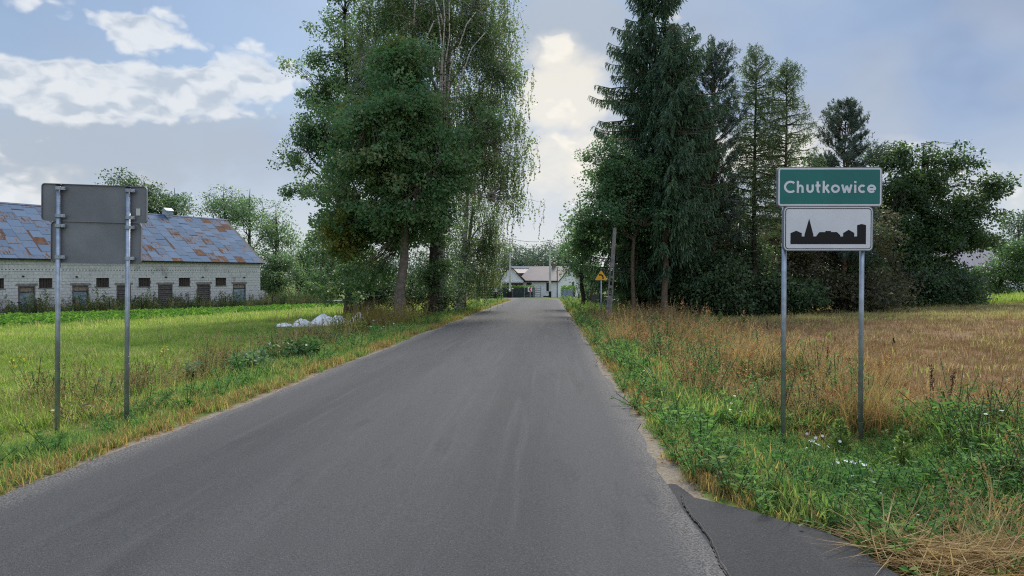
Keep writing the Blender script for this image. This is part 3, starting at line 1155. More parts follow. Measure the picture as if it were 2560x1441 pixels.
def tree(name, label, cat, seed, base, top, r0, ells, ncl, per, rc, L, W, leaf, bk, group=None, shell=2.4, lean=.08, zc0=.3,
         n_limb=14, droop=.35, weep=0.0, flat=.7, part='crown', weep_frac=0.5, extra=None, lump=.18, sup=9):
    rng = np.random.default_rng(seed)
    base = np.asarray(base, float)
    o = thing(name, label, cat, base, 0, group)
    C = sample_ells(rng, ells, ncl, shell, lump, sup, rc * 1.2)
    C = C[C[:, 2] > base[2] + .25]
    wV, wF = wood(rng, base - np.array([0, 0, .15]), np.asarray(top, float), r0, lean, C, zc0, n_limb)
    npmesh('trunk' if r0 > .05 else 'stem', wV, wF, bk, o, smooth=True, loc=base)
    Vs, Fs, R, nb = [], [], [], 0
    if weep:
        m = rng.random(len(C)) < weep_frac
        v, f, r, tv, tf = strands(rng, C[m], 4, weep, .07, L, W)
        npmesh('hanging_twigs', tv, tf, BARKD, o, loc=base)['kind'] = 'stuff'
        Vs.append(v), Fs.append(f), R.append(r)
        nb += len(v)
        C = C[~m]
    tn = np.clip(np.repeat(rng.random(len(C) // 9 + 1), 9)[:len(C)] * .75 + rng.random(len(C)) * .25, 0, 1)
    v, f, r = leaf_clusters(rng, C, per, rc, L, W, flat, droop, tn)
    Vs.append(v), Fs.append(f + nb), R.append(r)
    npmesh(part, np.concatenate(Vs), np.concatenate(Fs), leaf, o, {'rnd': np.concatenate(R)}, loc=base)
    if extra:
        lf, sub = extra                              # a patch of differently coloured leaves
        C2 = sample_ells(rng, sub, max(20, ncl // 14), 1.8)
        v, f, r = leaf_clusters(rng, C2, per, rc * .8, L, W, flat, droop)
        npmesh('turning_leaves', v, f, lf, o, {'rnd': r}, loc=base)
    return o


E = ell
# --- the group left of the road
d1 = 32.0
tree('linden_tree', 'dense round-crowned dark green tree with straight pale trunk beside the road', 'tree', 1,
     gp(1000, d1), P(1020, 130, d1), .24,
     [E(1030, 205, 105, 105, d1), E(1000, 340, 160, 110, d1), E(985, 470, 180, 100, d1), E(1090, 410, 95, 120, d1),
      E(900, 590, 85, 85, d1 + 1.5), E(1090, 540, 85, 55, d1), E(1000, 560, 130, 45, d1 + 1), E(880, 680, 65, 62, d1 + 2, 1.4, .8)],
     2000, 56, .42, .14, .10, L_LIME, BARK, n_limb=22, zc0=.42, lump=.3, extra=(L_YEL, [E(1000, 150, 60, 45, d1), E(930, 290, 90, 60, d1), E(860, 590, 60, 70, d1)]))
d2 = 36.5
tree('weeping_birch', 'tall weeping birch with white upper stems and hanging twigs behind the dense tree', 'tree', 2,
     gp(1098, d2), P(1125, -160, d2), .27,
     [E(1060, -30, 190, 160, d2), E(1000, 180, 140, 200, d2), E(1190, 120, 110, 170, d2, None, 1.25), E(1265, 220, 62, 110, d2, 1.8),
      E(1225, 360, 78, 140, d2, None, 1.3), E(1280, 430, 42, 90, d2, 1.5), E(1255, 500, 55, 50, d2), E(1150, 330, 120, 170, d2)],
     2500, 36, .42, .10, .075, L_BIRCH, BIRCH, n_limb=30, zc0=.34, weep=1.05, weep_frac=.4, shell=2.0, lean=.12)
# bare white forks in the upper birch
wb = bpy.data.objects['weeping_birch']
fk = MB()
bb = gp(1098, d2)
for pts in ([(1092, 330), (1106, 130), (1098, 60), (1088, 0), (1085, -60)], [(1103, 300), (1107, 130), (1112, 50), (1106, -50)],
            [(1110, 330), (1113, 160), (1124, 90), (1122, -40)], [(1112, 330), (1126, 168), (1150, 110), (1166, 62), (1190, 30)],
            [(1120, 330), (1150, 200), (1180, 120), (1215, 80)], [(1035, 60), (1038, 0), (1036, -40)], [(1060, 110), (1080, 65), (1086, 50)], [(1107, 60), (1100, 30), (1090, 5)]):
    q = [P(a, b, d2 - 3.6 - .004 * (330 - b)) for a, b in pts]
    fk.tube(q, np.linspace(.055, .022, len(q)) * .8, 6)
fk.build('fork', BIRCH, wb, True, loc=bb)
d3 = 40.0
tree('alder_tree', 'open-crowned alder with ragged outline and sky showing through its branches', 'tree', 3,
     gp(870, d3), P(868, -80, d3), .22,
     [E(850, 60, 75, 110, d3), E(800, 200, 70, 95, d3), E(770, 350, 62, 95, d3), E(830, 330, 90, 150, d3), E(800, 480, 65, 85, d3),
      E(850, 560, 85, 90, d3), E(815, 620, 45, 45, d3), E(900, 200, 70, 200, d3)],
     900, 44, .38, .135, .09, L_ALDER, BARKD, n_limb=26, zc0=.3, shell=1.7, lump=.3)
d4 = 43.0
tree('birch_tree', 'leaning twin-stemmed birch with black and white trunk near the road bend', 'tree', 4,
     gp(1142, d4), P(1185, 330, d4), .17,
     [E(1170, 480, 90, 120, d4), E(1200, 620, 55, 90, d4), E(1150, 640, 55, 60, d4)],
     380, 34, .42, .085, .06, L_BIRCH, BIRCH, n_limb=12, weep=1.0, weep_frac=.5, lean=.06)
tree('birch_tree', 'slender birch leaning right with shaggy drooping lower leaves', 'tree', 5,
     gp(1158, d4 + 1), P(1192, 400, d4 + 1), .15,
     [E(1215, 560, 45, 110, d4 + 1), E(1210, 690, 35, 45, d4 + 1)],
     220, 34, .42, .085, .06, L_BIRCH, BIRCH, n_limb=8, weep=1.1, weep_frac=.5, lean=.05,
     extra=(L_YEL, [E(1228, 690, 18, 30, d4)]))
tree('roadside_tree', 'thick dark ivy-wrapped trunk with sparse low twigs between linden and birches', 'tree', 6,
     gp(1085, 36), P(1085, 380, 36), .30, [E(1085, 600, 55, 120, 36), E(1110, 690, 60, 60, 36), E(1075, 715, 26, 60, 36, .5)],
     260, 34, .40, .10, .07, L_ALDER, BARKD, n_limb=8, zc0=.3)
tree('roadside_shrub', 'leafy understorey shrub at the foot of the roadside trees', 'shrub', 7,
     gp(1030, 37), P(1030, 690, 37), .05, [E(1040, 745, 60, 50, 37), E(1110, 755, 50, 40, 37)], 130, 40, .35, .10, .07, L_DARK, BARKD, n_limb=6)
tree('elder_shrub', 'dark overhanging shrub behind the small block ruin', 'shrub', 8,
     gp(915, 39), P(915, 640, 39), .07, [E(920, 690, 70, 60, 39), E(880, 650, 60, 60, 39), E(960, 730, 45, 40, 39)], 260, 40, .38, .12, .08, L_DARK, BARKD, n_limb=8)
# --- behind and beside the barn
def hy(px, py, d):
    return P(px, py, d)


tree('ash_tree', 'dark bushy tree top rising behind the barn roof by the large sign', 'tree', 20, gp(350, 82), P(350, 460, 82), .35,
     [E(345, 495, 62, 55, 82), E(380, 520, 40, 40, 82)], 260, 34, .9, .24, .16, L_DARK, BARKD)
tree('ash_tree', 'thin pale-leaved tree top rising behind the ridge ventilator', 'tree', 21, gp(435, 84), P(436, 470, 84), .25,
     [E(435, 515, 38, 45, 84)], 90, 26, .8, .22, .14, L_ALDER, BARKD, shell=1.6)
for k, (px, w, d, tp, lab) in enumerate(((560, 60, 86, 450, 'open tall tree with visible dark trunks behind the barn gable'),
                                         (625, 70, 84, 462, 'tall multi-trunk tree with thin crown beyond the barn end'),
                                         (690, 55, 82, 505, 'airy tall tree nearest the alder beyond the barn'))):
    tree('aspen_tree', lab, 'tree', 22 + k, gp(px, d), P(px, tp + 10, d), .28,
         [E(px, tp + 75, w, 75, d), E(px + 10, tp + 170, w * .95, 70, d, None, .6), E(px - 5, tp + 260, w * .9, 50, d, None, .8)], 300, 28, .75, .20, .13, L_ALDER, BARKD, shell=1.5, lump=.3, n_limb=20)
tree('willow_shrub', 'broad grey-green bush standing at the barn end', 'shrub', 26, gp(690, 78), P(690, 610, 78), .15,
     [E(690, 690, 65, 70, 78), E(720, 660, 45, 45, 78), E(650, 700, 40, 60, 80)], 420, 34, .7, .17, .11, L_ALDER, BARKD)
for k, px in enumerate((752, 772, 808, 828)):
    d = 92 + k
    tree('thuja_tree', ('dark thuja column closest to the broad grey-green bush', 'dark thuja column touching the light green shrub on the barn side', 'dark thuja column just past the light green shrub', 'dark thuja column under the alder leaves')[k], 'tree', 30 + k, gp(px, d), P(px, 640, d), .1,
         [E(px, 690, 14, 62, d, .7)], 150, 30, .45, .22, .10, L_DARK, BARKD, 'thuja columns beyond the wire fence', droop=-.8, n_limb=4, lump=.05, sup=0)
tree('garden_shrub', 'light green rounded shrub between the dark thuja columns', 'shrub', 36, gp(790, 88), P(790, 690, 88), .06,
     [E(790, 722, 18, 32, 88)], 90, 30, .5, .18, .12, L_BUSH, BARKD, n_limb=4)
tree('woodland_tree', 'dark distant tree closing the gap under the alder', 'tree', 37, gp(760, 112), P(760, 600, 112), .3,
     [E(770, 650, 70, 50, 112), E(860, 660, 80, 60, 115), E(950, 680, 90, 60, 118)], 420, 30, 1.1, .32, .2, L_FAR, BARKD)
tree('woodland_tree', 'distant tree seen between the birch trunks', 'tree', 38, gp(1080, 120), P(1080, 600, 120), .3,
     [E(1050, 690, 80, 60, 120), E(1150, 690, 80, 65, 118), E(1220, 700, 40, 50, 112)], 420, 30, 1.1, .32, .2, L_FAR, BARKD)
# --- far wood behind the white house
fl = ['low rounded distant tree at the left edge of the far wood', 'distant pine with layered top behind the pale ridge',
      'distant spindly tree between two rounded ones', 'distant tree directly behind the chimney', 'tall dark distant tree behind the tall concrete pole',
      'distant tree by the spruce branches above the house gable', 'distant tree half hidden behind the hornbeam']
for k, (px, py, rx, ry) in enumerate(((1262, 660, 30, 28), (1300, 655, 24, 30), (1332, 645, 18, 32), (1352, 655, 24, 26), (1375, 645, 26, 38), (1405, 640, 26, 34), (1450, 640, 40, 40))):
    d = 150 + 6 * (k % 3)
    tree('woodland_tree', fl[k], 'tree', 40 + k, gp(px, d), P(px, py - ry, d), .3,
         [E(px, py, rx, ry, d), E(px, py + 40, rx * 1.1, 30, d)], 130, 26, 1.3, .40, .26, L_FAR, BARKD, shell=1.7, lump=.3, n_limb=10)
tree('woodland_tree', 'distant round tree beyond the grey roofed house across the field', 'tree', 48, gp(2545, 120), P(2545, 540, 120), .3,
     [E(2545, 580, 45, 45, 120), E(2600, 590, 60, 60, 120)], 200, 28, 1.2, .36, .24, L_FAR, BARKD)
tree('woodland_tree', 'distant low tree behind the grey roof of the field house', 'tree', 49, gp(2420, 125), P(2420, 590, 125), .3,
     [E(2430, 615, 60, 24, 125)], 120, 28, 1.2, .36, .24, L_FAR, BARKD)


# ------------------------------------------------------------------ conifers
def conifer(name, label, seed, base, top, r0, z0, envelope, leaf, bk, style, group=None, dens=1.0, spacing=.34, skew=(0, 0)):
    rng = np.random.default_rng(seed)
    base, top = np.asarray(base, float), np.asarray(top, float)
    o = thing(name, label, 'tree', base, 0, group)
    H = top[2] - base[2]
    t = np.linspace(0, 1, 12)
    tr = base[None] * (1 - t)[:, None] + top[None] * t[:, None]
    tr[1:-1, :2] += rng.normal(size=(10, 2)) * .03
    tr[0, 2] -= .15
    rad = r0 * (1 - t) * .95 + .012
    rad[0] *= 1.3
    V, F = tubes(tr[None], rad[None], 10)
    wV, wF, nb = [V], [F], len(V)
    hs, az = [], []
    h = z0
    while h < H - .15:
        k = rng.integers(5, 8) if style != 'larch' else rng.integers(4, 7)
        a0 = rng.uniform(0, 6.28)
        for j in range(k):
            hs.append(h + rng.normal() * .07)
            az.append(a0 + 6.283 * j / k + rng.normal() * .25)
        h += spacing * (1 if h < H * .8 else .75)
    hs, az = np.clip(np.array(hs), .2, H - .05), np.array(az)
    n = len(hs)
    Lb = np.maximum(.12, envelope(hs / H) * H) * rng.uniform(.62, 1.12, n)
    if skew[0]:
        Lb *= 1 + skew[0] * np.cos(az - skew[1])
    out = np.stack([np.cos(az), np.sin(az), 0 * az], 1)
    st = np.stack([np.interp(hs / H, t, tr[:, j]) for j in range(3)], 1)
    K = 9
    u = np.linspace(0, 1, K)
    f = hs / H
    if style == 'spruce':
        rise = np.where(f > .8, .45, -.10 - .32 * (1 - f))
        zz = (rise[:, None] * u + (.18 + .12 * (1 - f))[:, None] * u ** 3) * Lb[:, None]
    elif style == 'larch':
        zz = (.18 * u - .10 * u ** 2 + .10 * u ** 3)[None] * Lb[:, None] + np.where(f > .85, .6, 0)[:, None] * u * Lb[:, None]
    else:
        rz_ = rng.uniform(.45, 1.35, n)
        Lb = Lb * rng.uniform(.55, 1.15, n)
        zz = (((.1 + .75 * f) * rz_)[:, None] * u + .25 * u ** 2) * Lb[:, None]
    br = st[:, None] + out[:, None] * (u * 1.0)[None, :, None] * Lb[:, None, None]
    br[:, :, 2] += zz
    br[:, 1:, :] += np.cumsum(rng.normal(size=(n, K - 1, 3)), 1) * .022 * Lb[:, None, None] ** .5
    bR = (.012 + .012 * Lb)[:, None] * np.linspace(1.2, .25, K)[None]
    V, F = tubes(br, bR, 4)
    wV.append(V), wF.append(F + nb)
    npmesh('trunk', np.concatenate(wV), np.concatenate(wF), bk, o, smooth=True, loc=base)
    # points along branches carrying foliage
    per = np.maximum(3, (Lb * (36 if style == 'spruce' else 17 if style == 'larch' else 9) * dens)).astype(int)
    bi = np.repeat(np.arange(n), per)
    m = len(bi)
    uu = rng.random(m) ** .8
    lo = {'spruce': .12, 'larch': .15, 'pine': .45}[style]
    uu = lo + (1 - lo) * uu
    pos = np.stack([[np.interp(0, [0], [0])] * 3]) if False else None
    fi = uu * (K - 1)
    i0 = np.minimum(fi.astype(int), K - 2)
    w = (fi - i0)[:, None]
    pt = br[bi, i0] * (1 - w) + br[bi, i0 + 1] * w
    tang = norm(br[bi, i0 + 1] - br[bi, i0])
    side = norm(np.cross(tang, np.array([0, 0, 1.0]))) * rng.choice([-1, 1], m)[:, None]
    bt = rng.random(n)
    if style == 'spruce':
        ln = (.14 + .42 * (1 - uu) ** .7 * np.minimum(1, Lb[bi] / 1.6)) * rng.uniform(.6, 1.3, m)
        dr = norm(tang * .55 + side * rng.uniform(.2, 1.0, m)[:, None] + np.array([0, 0, -1.0]) * rng.uniform(.2, 1.3, m)[:, None])
        q = 4
        tt = np.linspace(0, .75, q)
        seg = pt[:, None] + dr[:, None] * (ln[:, None] * tt)[..., None]
        seg[:, :, 2] -= (ln[:, None] * tt ** 2) * .9
        A = norm(np.repeat(dr[:, None], q, 1) + np.array([0, 0, -1.0]) * (tt * 1.3)[None, :, None] + rng.normal(size=(m, q, 3)) * .22)
        V, F = kites(seg.reshape(-1, 3), A.reshape(-1, 3), norm(rng.normal(size=(m * q, 3))), np.repeat(ln, q) * .55 + .04, np.repeat(ln, q) * .11 + .020)
        rnd = np.repeat(np.clip(bt[bi] * .4 + rng.random(m) * .6, 0, 1), q)
    elif style == 'larch':
        ln = rng.uniform(.12, .46, m)
        dr = norm(side * .5 + tang * .3 + np.array([0, 0, -1.0]) * rng.uniform(.2, 1.3, m)[:, None])
        q = 8
        tt = np.linspace(0, 1, q)
        seg = pt[:, None] + dr[:, None] * (ln[:, None] * tt)[..., None]
        seg[:, :, 2] -= (ln[:, None] * tt ** 2) * .5
        A = norm(rng.normal(size=(m, q, 3)) + dr[:, None] * .7)
        V, F = kites(seg.reshape(-1, 3), A.reshape(-1, 3), norm(rng.normal(size=(m * q, 3))), rng.uniform(.07, .15, m * q), .034)
        rnd = np.repeat(np.clip(bt[bi] * .4 + rng.random(m) * .6, 0, 1), q)
    else:
        # shoots like bottle brushes, turned up at the ends
        q = 19
        pt = pt + rng.normal(size=(m, 3)) * (.13 * Lb[bi] * uu)[:, None] * np.array([1, 1, .7])
        ln = rng.uniform(.16, .34, m)
        ax = norm(tang * .7 + side * rng.uniform(0, .9, m)[:, None] + np.array([0, 0, 1.0]) * rng.uniform(.3, 1.1, m)[:, None])
        tt = rng.random((m, q))
        seg = pt[:, None] + ax[:, None] * (ln[:, None] * tt)[..., None]
        A = norm(ax[:, None] * .8 + rng.normal(size=(m, q, 3)) * .75)
        V, F = kites(seg.reshape(-1, 3), A.reshape(-1, 3), norm(rng.normal(size=(m * q, 3))), rng.uniform(.09, .18, m * q), .032)
        rnd = np.repeat(np.clip(bt[bi] * .5 + rng.random(m) * .5, 0, 1), q)
    npmesh('crown', V, F, leaf, o, {'rnd': rnd}, loc=base)
    return o


def env(pts):
    a = np.array(pts, float)
    return lambda f: np.interp(f, a[:, 0], a[:, 1])


ds = 37.0
conifer('spruce_tree', 'tallest spruce with dense hanging boughs beside the leaning concrete post', 60, gp(1640, ds), P(1634, -140, ds), .26, 2.2,
        env([(0, .16), (.2, .19), (.42, .185), (.59, .16), (.72, .118), (.86, .078), (1, .01)]), L_SPRUCE, BARKS, 'spruce', dens=1.0)
conifer('spruce_tree', 'spruce with bare pale lower trunk and upswept right-hand boughs', 61, gp(1660, 34), P(1680, 60, 34), .15, 3.4,
        env([(0, .06), (.3, .10), (.55, .16), (.75, .13), (.9, .05), (1, .01)]), L_SPRUCE, BARKS, 'spruce', dens=.95, skew=(.55, 0.0))
conifer('spruce_tree', 'shaded spruce with drooping lower boughs behind the sign posts', 62, gp(1760, 38), P(1755, 250, 38), .22, .6,
        env([(0, .24), (.4, .20), (.7, .12), (1, .01)]), L_SPRUCE, BARKS, 'spruce', dens=.9)
conifer('spruce_tree', 'young spruce rising from the shaded thicket next to the pine', 63, gp(1850, 39), P(1850, 480, 39), .14, .3,
        env([(0, .34), (.4, .27), (.7, .16), (1, .01)]), L_SPRUCE, BARKS, 'spruce', dens=.9)
conifer('pine_tree', 'tall thin-topped pine with dark bare stem left of the larches', 64, gp(1778, 36.5), P(1788, 118, 36.5), .16, 3.6,
        env([(0, .10), (.38, .13), (.6, .15), (.72, .10), (.85, .09), (1, .02)]), L_PINE, BARKP, 'pine', dens=2.0, spacing=.42)
conifer('larch_tree', 'taller larch with feathery crown and long bare stem', 65, gp(1884, 37), P(1890, 108, 37), .16, 4.4,
        env([(0, .10), (.45, .12), (.62, .11), (.8, .10), (.92, .05), (1, .015)]), L_LARCH, BARKD, 'larch', dens=1.35, spacing=.33)
conifer('larch_tree', 'lighter larch with long drooping side branches above the green sign', 66, gp(1957, 36), P(1968, 145, 36), .14, 4.2,
        env([(0, .10), (.45, .16), (.6, .14), (.75, .12), (.9, .06), (1, .015)]), L_LARCH, BARKD, 'larch', dens=1.35, spacing=.33)
conifer('pine_tree', 'short bushy pine with upright candles between larch and oak', 67, gp(2108, 40), P(2112, 258, 40), .15, 2.5,
        env([(0, .12), (.5, .16), (.75, .13), (.9, .08), (1, .02)]), L_PINE, BARKP, 'pine', dens=2.4, spacing=.36)

# --- broadleaves and thicket right of the road
dm = 35.0
tree('hornbeam_tree', 'leafy hornbeam with bright upper leaves in front of the tallest spruce', 'tree', 70, gp(1585, dm), P(1575, 350, dm), .105,
     [E(1520, 440, 75, 85, dm), E(1590, 480, 90, 80, dm), E(1480, 540, 62, 90, dm), E(1560, 565, 110, 50, dm), E(1650, 500, 45, 45, dm), E(1455, 610, 36, 45, dm + 4, 1.2), E(1520, 610, 60, 40, dm + 4)],
     760, 40, .36, .125, .085, L_MAPLE, BARKS, n_limb=16, zc0=.45, shell=2.0, lump=.25)
tree('roadside_tree', 'dark tree overhanging the road bend beyond the yellow sign', 'tree', 71, gp(1455, 48), P(1450, 500, 48), .15,
     [E(1450, 600, 42, 70, 48), E(1470, 680, 42, 40, 48)], 260, 38, .42, .12, .08, L_MAPLE, BARKD, n_limb=10)
oak = tree('oak_tree', 'broad dark oak with spreading right-hand branches at the field edge', 'tree', 72, gp(2300, 47), P(2310, 360, 47), .35,
           [E(2230, 400, 42, 46, 47), E(2305, 372, 44, 40, 47), E(2385, 398, 50, 40, 47), E(2440, 432, 44, 36, 47), E(2482, 472, 32, 36, 47), E(2488, 545, 26, 26, 47), E(2420, 520, 58, 46, 47), E(2325, 470, 85, 75, 47), E(2255, 520, 80, 90, 47), E(2360, 580, 80, 48, 47), E(2445, 600, 36, 20, 47), E(2230, 650, 100, 90, 47), E(2330, 690, 90, 60, 47)],
           1500, 44, .5, .18, .12, L_OAK, BARKD, n_limb=26, zc0=.15, shell=1.9, lump=.3)
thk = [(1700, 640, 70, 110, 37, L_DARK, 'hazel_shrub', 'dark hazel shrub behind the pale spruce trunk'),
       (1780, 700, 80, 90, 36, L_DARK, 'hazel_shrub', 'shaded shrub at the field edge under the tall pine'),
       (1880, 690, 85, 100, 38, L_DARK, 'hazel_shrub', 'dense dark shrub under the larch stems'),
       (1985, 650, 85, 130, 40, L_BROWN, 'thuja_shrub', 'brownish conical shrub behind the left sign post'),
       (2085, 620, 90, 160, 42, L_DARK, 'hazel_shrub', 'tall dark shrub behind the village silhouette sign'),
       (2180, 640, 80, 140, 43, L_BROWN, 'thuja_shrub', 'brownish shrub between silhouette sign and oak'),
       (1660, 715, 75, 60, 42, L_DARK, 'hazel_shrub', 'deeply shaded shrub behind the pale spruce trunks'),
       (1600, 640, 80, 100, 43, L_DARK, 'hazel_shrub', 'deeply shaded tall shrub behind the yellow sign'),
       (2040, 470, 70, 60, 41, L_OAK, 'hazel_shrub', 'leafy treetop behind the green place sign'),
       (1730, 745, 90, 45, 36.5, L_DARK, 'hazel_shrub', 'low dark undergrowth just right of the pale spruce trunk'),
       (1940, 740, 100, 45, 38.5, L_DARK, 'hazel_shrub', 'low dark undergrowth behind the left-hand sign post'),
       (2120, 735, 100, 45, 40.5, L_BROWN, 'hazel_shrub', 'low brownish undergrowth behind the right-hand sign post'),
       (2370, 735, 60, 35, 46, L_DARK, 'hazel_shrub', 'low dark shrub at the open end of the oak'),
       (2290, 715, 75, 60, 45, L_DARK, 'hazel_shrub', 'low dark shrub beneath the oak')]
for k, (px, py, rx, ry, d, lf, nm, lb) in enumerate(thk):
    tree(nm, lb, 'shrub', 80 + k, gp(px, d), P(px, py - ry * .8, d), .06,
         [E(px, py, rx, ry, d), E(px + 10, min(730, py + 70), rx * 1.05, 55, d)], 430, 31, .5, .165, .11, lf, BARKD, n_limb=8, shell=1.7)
tree('garden_shrub', 'dark shrub filling the gap between house gable and picket fence', 'shrub', 96, gp(1478, 58), P(1478, 680, 58), .05,
     [E(1468, 712, 36, 34, 58), E(1500, 720, 34, 28, 56)], 150, 34, .4, .14, .09, L_DARK, BARKD, n_limb=6)
tree('garden_shrub', 'fresh green bush in front of the grey-roofed field house', 'shrub', 95, gp(2500, 60), P(2500, 620, 60), .08,
     [E(2490, 690, 70, 40, 60), E(2540, 660, 70, 60, 60), E(2455, 650, 22, 26, 60, None, .8), E(2600, 680, 60, 60, 60), E(2440, 700, 40, 25, 60)], 480, 36, .5, .16, .11, L_BUSH, BARKD, n_limb=10)

# ------------------------------------------------------------------ place signs
SIGN_G = mat('green sign film', (.012, .17, .152), .45, 0, .4, .10, 1.6)
SIGN_W = mat('white sign film', (.76, .76, .80), .45, 0, .4, .07, 1.6)
SIGN_BACK = mat('grey sign back', (.21, .217, .235), .55, .2, .4, .16, 2)
SIGN_Y = mat('yellow sign film', (.80, .40, .02), .45, 0, .4, .05, 5)
SIGN_R = mat('red sign film', (.55, .02, .03), .45, 0, .4)
STICK = mat('pale sticker', (.62, .62, .6), .6)


def rrect(w, h, r, n=5):
    pts = []
    for cx, cy, a0 in ((w / 2 - r, h / 2 - r, 0), (-w / 2 + r, h / 2 - r, 90), (-w / 2 + r, -h / 2 + r, 180), (w / 2 - r, -h / 2 + r, 270)):
        for k in range(n + 1):
            a = math.radians(a0 + 90 * k / n)
            pts.append((cx + r * math.cos(a), cy + r * math.sin(a)))
    return pts


def plate(poly, c, t0, t1):
    """outline in the sign plane (x right, z up), front towards -y"""
    mb = MB()
    mb.extrude(poly, lambda a, b, q: (c[0] + a, q, c[1] + b), t0, t1)
    return mb


def ring(poly_o, poly_i, c, y0, y1):
    mb = MB()
    n = len(poly_o)
    vs = [(c[0] + a, y, c[1] + b) for y in (y0, y1) for pl in (poly_o, poly_i) for a, b in pl]
    fs = []
    for i in range(n):
        j = (i + 1) % n
        fs += [(i, n + i, n + j, j), (2 * n + i, 2 * n + j, 3 * n + j, 3 * n + i), (i, j, 2 * n + j, 2 * n + i), (n + i, 3 * n + i, 3 * n + j, n + j)]
    return mb.add(vs, fs)


# letters drawn as strokes: units of the cropped view, baseline 463, converted to metres
def letter_strokes():
    T = 30.0

    def arc(cx, cy, rx, ry, a0, a1, n=18):
        return [(cx + rx * math.cos(math.radians(a)), cy - ry * math.sin(math.radians(a))) for a in np.linspace(a0, a1, n)]
    h = T / 2
    L = {}
    L['C'] = [arc(382, 382, 75, 69, 48, 312, 24)]
    L['h'] = [[(482, 300), (482, 463)], [(482, 420)] + arc(515, 395, 31, 30, 170, 0, 10) + [(546, 463)]]
    L['u'] = [[(613, 350)] + arc(649, 413, 36, 36, 180, 360, 14) + [(685, 350)]]
    L['t'] = [[(752, 308), (752, 425)] + arc(776, 425, 24, 25, 180, 275, 8)[0:], [(722, 364), (790, 364)]]
    L['k'] = [[(835, 300), (835, 463)], [(900, 352), (846, 408)], [(858, 392), (908, 462)]]
    L['o'] = [arc(995, 407, 46, 43, 0, 360, 28)]
    L['w'] = [[(1086, 350), (1118, 463)], [(1116, 463), (1149, 366)], [(1149, 366), (1182, 463)], [(1180, 463), (1212, 350)]]
    L['i'] = [[(1265, 352), (1265, 463)], [(1265, 303), (1265, 330)]]
    L['c'] = [arc(1362, 407, 44, 43, 48, 312, 20)]
    L['e'] = [arc(1488, 407, 46, 43, 0, 318, 24), [(1442, 412), (1546, 412)]]
    return L, T


def ribbon(pts, w, conv, y):
    p = np.array(pts, float)
    tn = np.gradient(p, axis=0)
    tn /= np.linalg.norm(tn, axis=1, keepdims=True) + 1e-9
    nm_ = np.stack([-tn[:, 1], tn[:, 0]], 1)
    # mitre for sharp polylines
    a, b = p + nm_ * w / 2, p - nm_ * w / 2
    vs = [(*conv(*q), ) for q in a] + [(*conv(*q), ) for q in b]
    vs = [(x, y, z) for x, z in vs]
    n = len(p)
    return vs, [(i, n + i, n + i + 1, i + 1) for i in range(n - 1)]


def clamp_ring(post, x, z, sy, parent):
    mb = MB().tube([(x, 0, z - .018), (x, 0, z + .018)], .036, 14)
    mb.box(x + .030, x + .075, -.02, .02, z - .018, z + .018)
    mb.tube([(x + .06, -.03, z), (x + .06, .035, z)], .009, 6)
    mb.box(x - .02, x + .02, min(sy, 0), max(sy, 0), z - .015, z + .015)
    return mb.build('clamp', GALV, parent)


